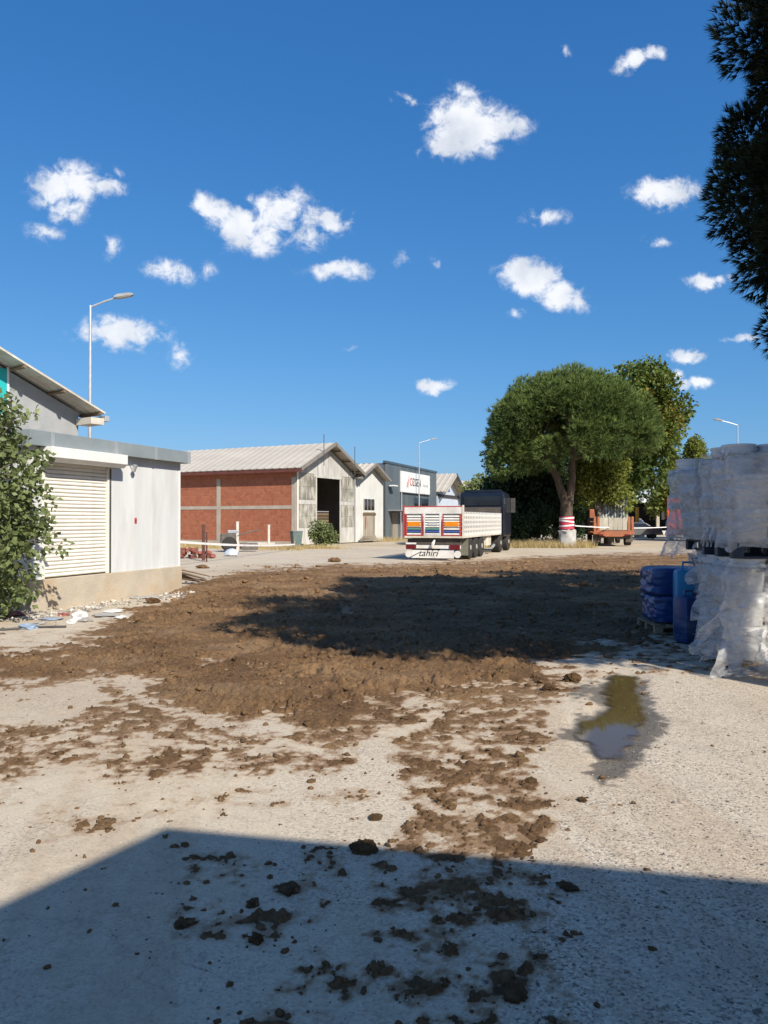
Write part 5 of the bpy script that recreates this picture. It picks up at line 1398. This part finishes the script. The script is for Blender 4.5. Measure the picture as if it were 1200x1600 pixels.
# hanging and fallen strips of film
def strip(name, pts, wid, label, seed, n=60, m=10):
    r = np.random.default_rng(seed); pts = np.array(pts, float)
    tt = np.linspace(0, len(pts)-1, n); i = np.minimum(tt.astype(int), len(pts)-2); f = (tt-i)[:, None]; f = f*f*(3-2*f)
    C = pts[i]*(1-f)+pts[i+1]*f
    wv_ = np.linspace(-.5, .5, m)
    a = fbm(tt*1.7, tt*0+seed, 3, seed)*5
    D = np.stack([np.cos(a), np.sin(a)*.6, .35*np.sin(a*1.7)], -1)
    V = C[:, None, :]+D[:, None, :]*wv_[None, :, None]*wid*(.6+.8*fbm(tt*2, tt*0, 3, seed+1))[:, None, None]
    gx_, gy_ = np.meshgrid(wv_*4, tt*2); V[..., 1] += .10*(fbm(gx_*2, gy_, 3, seed+2)-.5); V[..., 2] += .05*(fbm(gx_*3, gy_*2, 3, seed+3)-.5)
    V[..., 0] += FX
    V[..., 2] = np.maximum(V[..., 2], .008)
    idx = np.arange(n*m).reshape(n, m); q = np.stack([idx[:-1, :-1], idx[:-1, 1:], idx[1:, 1:], idx[1:, :-1]], -1).reshape(-1, 4)
    keep = (fbm(gx_[:-1, :-1]*2, gy_[:-1, :-1]*1.0, 3, seed+4) < .80).ravel()
    me = arr_mesh(name, V.reshape(-1, 3), q[keep], FILM, True); tag(link_mesh(name, me), label, 'film', 'torn stretch film')
strip('film_strip', [(3.86, 9.62, 1.55), (3.70, 9.58, 1.25), (3.62, 9.6, 1.05), (3.68, 9.62, .92)], .26, 'strip of film trailing off the left rear load over the blue bundles', 401)
strip('film_strip', [(3.58, 8.30, 1.15), (3.50, 8.28, .75), (3.46, 8.24, .35), (3.36, 8.20, .03)], .30, 'film hanging down the left front edge of the lower load', 402)
strip('film_strip', [(3.55, 8.32, .9), (3.36, 8.5, .55), (3.28, 8.7, .30), (3.34, 8.6, .16), (3.50, 8.4, .2)], .22, 'loop of stringy film left of the lower front load', 403)
strip('film_strip', [(3.40, 8.22, .10), (3.62, 8.12, .10), (3.85, 8.13, .07), (4.05, 8.15, .03)], .30, 'crumpled film lying along the foot of the front pallet', 404)
strip('film_strip', [(3.70, 8.28, .5), (3.78, 8.2, .25), (3.9, 8.14, .08), (4.2, 8.15, .03)], .28, 'dusty film fold draped over the front pallet edge', 405)
strip('film_strip', [(3.62, 9.0, 1.2), (3.55, 9.1, .8), (3.5, 9.0, .4)], .35, 'wide film flap between the front and rear stacks', 406)

# blue goods left of the buckets
BLUED = pmat('blue_drum', (.012, .042, .15), (.016, .05, .19), scale=2, rough=.35, bump=.02, dirt=(.20, .22, .27), damt=.65, rand=.12, stretch=(1, 1, 4))  # greyish blotches paint the sheen of a film wrap over the blue
BLUEL = pmat('light_blue_plastic', (.02, .24, .45), (.018, .20, .40), scale=3, rough=.4, bump=.1, bscale=5)
pallet((3.80+BXX, 11.35, .005), R(-2), PALW, 'brown wooden pallet under the blue bundles', w=1.2, d=.9)
def blue_bundle(loc, rz, w, d, h, seed, label):
    r = np.random.default_rng(seed); bm = bmesh.new(); bmesh.ops.create_cube(bm, size=1)
    bmesh.ops.subdivide_edges(bm, edges=bm.edges[:], cuts=22, use_grid_fill=True)
    cc = np.array([v.co[:] for v in bm.verts])*2; LL = np.maximum((np.abs(cc)**9).sum(1), 1e-9)**(1/9); pp = cc/LL[:, None]; aa = np.arctan2(pp[:, 1], pp[:, 0])
    WR = .07*(fbm(aa*2.6+seed, pp[:, 2]*2.5, 4, seed)-.5) + .02*(fbm(aa*9+seed, pp[:, 2]*5, 3, seed+1)-.5)
    for v, wr in zip(bm.verts, WR):
        c = v.co*2; L_ = max(abs(c.x)**9+abs(c.y)**9+abs(c.z)**9, 1e-9)**(1/9)      # rounded box
        p = Vector((c.x/L_, c.y/L_, c.z/L_)); a = math.atan2(p.y, p.x)
        wr = float(wr)
        band = -.006*math.exp(-((p.z-.25)/.06)**2) - .004*math.exp(-((p.z+.45)/.05)**2)
        k = 1+wr*2+band
        v.co = Vector((p.x*k*w/2, p.y*k*d/2, (p.z*(1+wr*.6)+1)*h/2))
    m = bpy.data.meshes.new('bundle'); bm.to_mesh(m); bm.free()
    for p in m.polygons: p.use_smooth = True
    t = thing('blue_bundle', loc, rz, label, 'bundle', 'blue wrapped bundles')
    link_mesh('wrapped_body', m, BLUED, t)
blue_bundle((4.42+BXX, 11.80, .147), R(-2), 1.14, .84, .42, 71, 'lower of the two dark blue wrapped bundles beside the buckets')
blue_bundle((4.40+BXX, 11.80, .560), R(-4), 1.16, .82, .42, 72, 'upper of the two dark blue wrapped bundles beside the buckets')
def jerry(loc, rz, w, d, h, mat, label):
    t = thing('jerrycan', loc, rz, label, 'jerrycan')
    MB().box(-w/2, w/2, -d/2, d/2, 0, h*.88).build('body', mat, t, True, min(w, d)*.22)
    MB().tube([(-w*.25, 0, h*.86), (-w*.22, 0, h*.97), (w*.12, 0, h*.97), (w*.15, 0, h*.86)], .018, 8).build('handle', mat, t, True)
    MB().lathe([(.035, 0), (.035, .05), (.03, .055)], 12, lambda a, b_, c: (w*.3+a, b_, h*.86+c)).build('cap', mat, t, True)
jerry((4.22, 10.62, 0), R(20), .36, .30, .74, BLUED, 'deep blue jerrycan standing on the ground before the bundles')
jerry((4.15, 9.55, 0), R(40), .2, .2, .3, DARKSTEEL, 'small black can on the ground between the stacks')
jerry((4.40, 11.05, .0), R(-8), .44, .28, 1.12, BLUEL, 'tall light blue container squeezed beside the rear stack')

# ------------------------------------------------------------------ barrier tape
TAPE = pmat('tape', (.72, .70, .68), (.60, .45, .43), scale=3, rough=.5, bump=0, lo=.55, hi=.7)
def tape(pts, label, wid=.07):
    m = MB(); pts = [Vector(p) for p in pts]; n = 40; vs = []
    a, b_, sag = pts
    for k in range(n+1):
        f = k/n; p = a.lerp(b_, f); p.z -= sag.z*4*f*(1-f); w = wid*.5; tw = .5*math.sin(f*9)
        vs += [(p.x, p.y-.01-w*math.sin(tw), p.z-w*math.cos(tw)), (p.x, p.y+.01+w*math.sin(tw), p.z+w*math.cos(tw))]
    m.add(vs, [(2*k, 2*k+1, 2*k+3, 2*k+2) for k in range(n)])
    tag(m.build('barrier_tape', TAPE), label, 'tape', 'barrier tape')
tape([(-7.3, 26.4, .96), (-5.05, 43.5, .30), (0, 0, .10)], 'pale barrier tape running from the shed to the brick warehouse', .09)
tape([(11.6, 46.7, 1.33), (21.0, 57.0, 1.15), (0, 0, .10)], 'pale barrier tape running right from the wrapped pine trunk', .06)
t = thing('post', (-5.05, 43.5, 0), 0, 'short stake holding the end of the tape by the bin', 'post'); MB().box(-.04, .04, -.04, .04, 0, .5).build('stake', WOODG, t)
t = thing('post', (-7.3, 26.4, 0), 0, 'stake behind the shed corner holding the tape', 'post'); MB().box(-.04, .04, -.04, .04, 0, 1.1).build('stake', WOODG, t)

# ------------------------------------------------------------------ clutter before the brick wall
def simple_post(px, py, h, w, mat, label, name='fence_post'):
    x, y = gp(px, py); t = thing(name, (x, y, 0), .3, label, 'post', 'old posts before the brick wall')
    MB().box(-w, w, -w, w, 0, h).build('shaft', mat, t, bevel=.01); MB().box(-w*1.15, w*1.15, -w*1.15, w*1.15, h+.001, h+.05).build('cap', mat, t)
simple_post(371, 862, 1.55, .07, pmat('pale_post', (.58, .54, .48), rough=.8), 'left of the two pale concrete posts before the brick wall')
simple_post(420, 856, 1.35, .07, MATS['pale_post'], 'right of the two pale concrete posts before the brick wall')
simple_post(318, 876, 1.45, .06, pmat('rusty', (.11, .045, .035), (.07, .035, .03), scale=5, rough=.9), 'dark rusty post just right of the shed corner')
simple_post(323, 878, 1.15, .03, MATS['rusty'], 'thin rusty post leaning beside the dark rusty one')
# wheelie bin
x, y = gp(463, 857); t = thing('wheelie_bin', (x, y, 0), R(25), 'grey green wheelie bin at the corner of the brick warehouse', 'bin')
t.scale = (.85, .85, .85)
BING = pmat('bin_green', (.10, .14, .13), (.13, .17, .16), scale=3, rough=.5, bump=.02)
m = MB(); m.add([(-.27, -.27, .08), (.27, -.27, .08), (.27, .27, .08), (-.27, .27, .08), (-.36, -.36, 1.15), (.36, -.36, 1.15), (.36, .36, 1.15), (-.36, .36, 1.15)], [(0, 3, 2, 1), (4, 5, 6, 7), (0, 1, 5, 4), (1, 2, 6, 5), (2, 3, 7, 6), (3, 0, 4, 7)]); m.build('body', BING, t, bevel=.03)
MB().box(-.38, .38, -.40, .38, 1.152, 1.22).build('lid', BING, t, bevel=.03)
for sx in (-1, 1): MB().lathe([(.02, -.04), (.17, -.04), (.17, .04), (.02, .04)], 16, lambda a, b_, c: (sx*.36+c, -.26+a, .17+b_)).build('wheel', TYRE, t, True)
# walking tractor left as scrap
x, y = gp(358, 862); t = thing('walking_tractor', (x, y, 0), R(15), 'scrapped two wheeled walking tractor before the brick wall', 'machine')
SCRAP = pmat('scrap_dark', (.07, .07, .07), (.14, .12, .10), scale=5, rough=.7, bump=.2)
MB().box(-.45, .35, -.25, .25, .45, .95).build('engine', SCRAP, t, bevel=.04); MB().box(-.1, .5, -.2, .2, .96, 1.15).build('fuel_tank', pmat('tank_grey', (.32, .34, .36), rough=.5), t, bevel=.05)
for sx in (-1, 1): MB().lathe([(.05, -.08), (.36, -.08), (.40, 0), (.36, .08), (.05, .08)], 18, lambda a, b_, c: (a, sx*.42+c, .40+b_)).build('wheel', TYRE, t, True)
for sx in (-1, 1): MB().tube([(.3, sx*.15, .8), (.9, sx*.25, 1.0), (1.6, sx*.35, 1.15)], .025, 6).build('handle_bar', SCRAP, t)
MB().box(.6, 1.5, -.3, .3, .1, .45).build('tiller', SCRAP, t, bevel=.05)
# blue bag, white sheet, red bricks
x, y = gp(362, 869); m = MB(); m.lathe([(.2, 0), (.30, .06), (.30, .18), (.2, .30), (.06, .36)], 12); m.v = [(a*(1+.15*math.sin(4*b_*9+c*5)), b_, c) for a, b_, c in m.v]
tag(m.build('sack', pmat('pale_blue_bag', (.35, .42, .52), (.55, .58, .62), scale=4, rough=.7, bump=.4), None, True, 0, (x, y, 0)), 'pale blue crumpled bag on the dry verge by the rusty posts', 'bag')
x, y = gp(488, 851); m = MB(); m.lathe([(.45, 0), (.6, .15), (.55, .6), (.3, .95), (.05, 1.05)], 12); m.v = [(a*(1+.15*math.sin(4*b_*5+c*5)), b_, c) for a, b_, c in m.v]
tag(m.build('sack', BAG, None, True, 0, (x, y+1.2, 0)), 'white bulk sack behind the bush at the warehouse front', 'bag')
x, y = gp(408, 853); tag(MB().box(-.9, .9, -.3, .3, 0, .22).build('concrete_block', pmat('pale_block', (.6, .57, .52), rough=.9), None, False, .02, (x, y, 0), (0, 0, .1)), 'long pale concrete block at the foot of the brick wall', 'block')
bp_ = MB().box(-.1, .1, -.05, .05, 0, .1).mesh('brick'); bp_.materials.append(pmat('loose_brick', (.27, .095, .07), (.19, .065, .05), scale=4, rough=.9, rand=.25))
rr = random.Random(4); x, y = gp(293, 872)
t = thing('brick_heap', (x, y, 0), 0, 'heap of loose red bricks right behind the shed corner', 'bricks')
for k in range(60):
    lv = k // 22; o = link_mesh('brick', bp_, None, t, (rr.uniform(-1.4+.3*lv, 1.2-.3*lv), rr.uniform(-.5, .5), .02+lv*.13+rr.uniform(0, .05)), (rr.uniform(-.3, .3), rr.uniform(-.3, .3), rr.uniform(0, 3))); o.scale = (1.2, 1.2, 1.2)
# old sticks behind the shed corner
sk_x, sk_y = gp(296, 912)
t = thing('branch_pile', (sk_x, sk_y, 0), 0, 'small pile of dark sticks against the right end of the shed plinth', 'sticks')
for k in range(9):
    a = rr.uniform(-.5, .3); L_ = rr.uniform(.5, .9); z = .04+k*.035
    MB().tube([(-.4*math.cos(a)+rr.uniform(-.1, .1), -.2+rr.uniform(-.2, .3), z+.12), (L_*math.cos(a)*.6, .1+L_*math.sin(a), z*.5+.02)], [.028, .018], 6).build('stick', WOODD, t)
# rubbish along the plinth
SCR = [pmat('scrap_white', (.70, .69, .66), rough=.7, bump=.2), pmat('scrap_blue', (.30, .38, .50), rough=.5, bump=.1), pmat('scrap_grey', (.40, .38, .35), rough=.9, bump=.3), pmat('scrap_red', (.30, .12, .10), rough=.8, bump=.2)]
for (px, py, s, f, mi, nm, lb) in ((124, 968, .12, .8, 0, 'stone', 'white stone lump among the rubbish before the plinth'), (80, 968, .16, .15, 1, 'plastic_scrap', 'pale blue plastic scrap left of the white stone'), (45, 982, .14, .35, 1, 'plastic_bottle', 'crushed blue plastic bottle on the ground below the shrub'),
        (100, 962, .08, .5, 3, 'rag', 'reddish rag among the rubbish before the plinth'), (135, 971, .10, .4, 2, 'stone', 'grey stone right of the white lump'), (112, 973, .07, .5, 0, 'stone', 'small white stone below the white lump'), (165, 962, .22, .12, 2, 'cement_bag', 'flat grey cement bag before the middle of the plinth'),
        (178, 955, .18, .12, 0, 'paper_scrap', 'white paper scrap close to the plinth'), (228, 934, .26, .1, 2, 'cable_coil', 'grey flat coil of scrap before the right half of the plinth'), (190, 966, .10, .3, 0, 'stone', 'pale flat stone at the mud edge before the plinth'), (25, 962, .18, .3, 3, 'leaf_litter', 'heap of brown dead leaves at the foot of the shrub'), (62, 975, .09, .3, 2, 'stone', 'grey stone between bottle and blue scrap')):
    x, y = gp(px, py); r = np.random.default_rng(px); bm = bmesh.new(); bmesh.ops.create_icosphere(bm, subdivisions=2, radius=1)
    for v in bm.verts:
        k = .7+.6*r.random(); v.co = Vector((v.co.x*k*1.3, v.co.y*k, v.co.z*k*f))
    me = bpy.data.meshes.new(nm); bm.to_mesh(me); bm.free(); me.materials.append(SCR[mi])
    o = link_mesh(nm, me, None, None, (x, y, s*f*.55), (0, 0, r.random()*6)); o.scale = (s, s, s); tag(o, lb, nm.replace('_', ' '))
# fine rubble strip
n = 900
u_ = rng.random(n); qx = -6.9+1.9*u_+rng.normal(0, .28, n)+.55; qy = 13.2+5.0*u_+rng.normal(0, .25, n)-.3
okk = np.array([True]*n); qs = .012*np.exp(rng.normal(0, .7, n))
me = crumbs('rubble', np.stack([qx, qy, qs*.4], -1), np.minimum(qs, .06), .6, pmat('rubble', (.52, .49, .44), (.20, .18, .16), scale=6, rough=.9, bump=.2, lo=.45, hi=.55), 9)
tag(link_mesh('rubble', me), 'pale rubble and litter strewn along the shed plinth', 'rubble', kind='stuff')
# black hose lying by the shrub
x, y = gp(10, 985); tag(MB().tube([(x-.4, y-.1, .02), (x, y, .02), (x+.35, y+.25, .02), (x+.8, y+.3, .02)], .018, 7).build('hose', DARKSTEEL), 'dark hose lying on the ground at the left edge', 'hose')
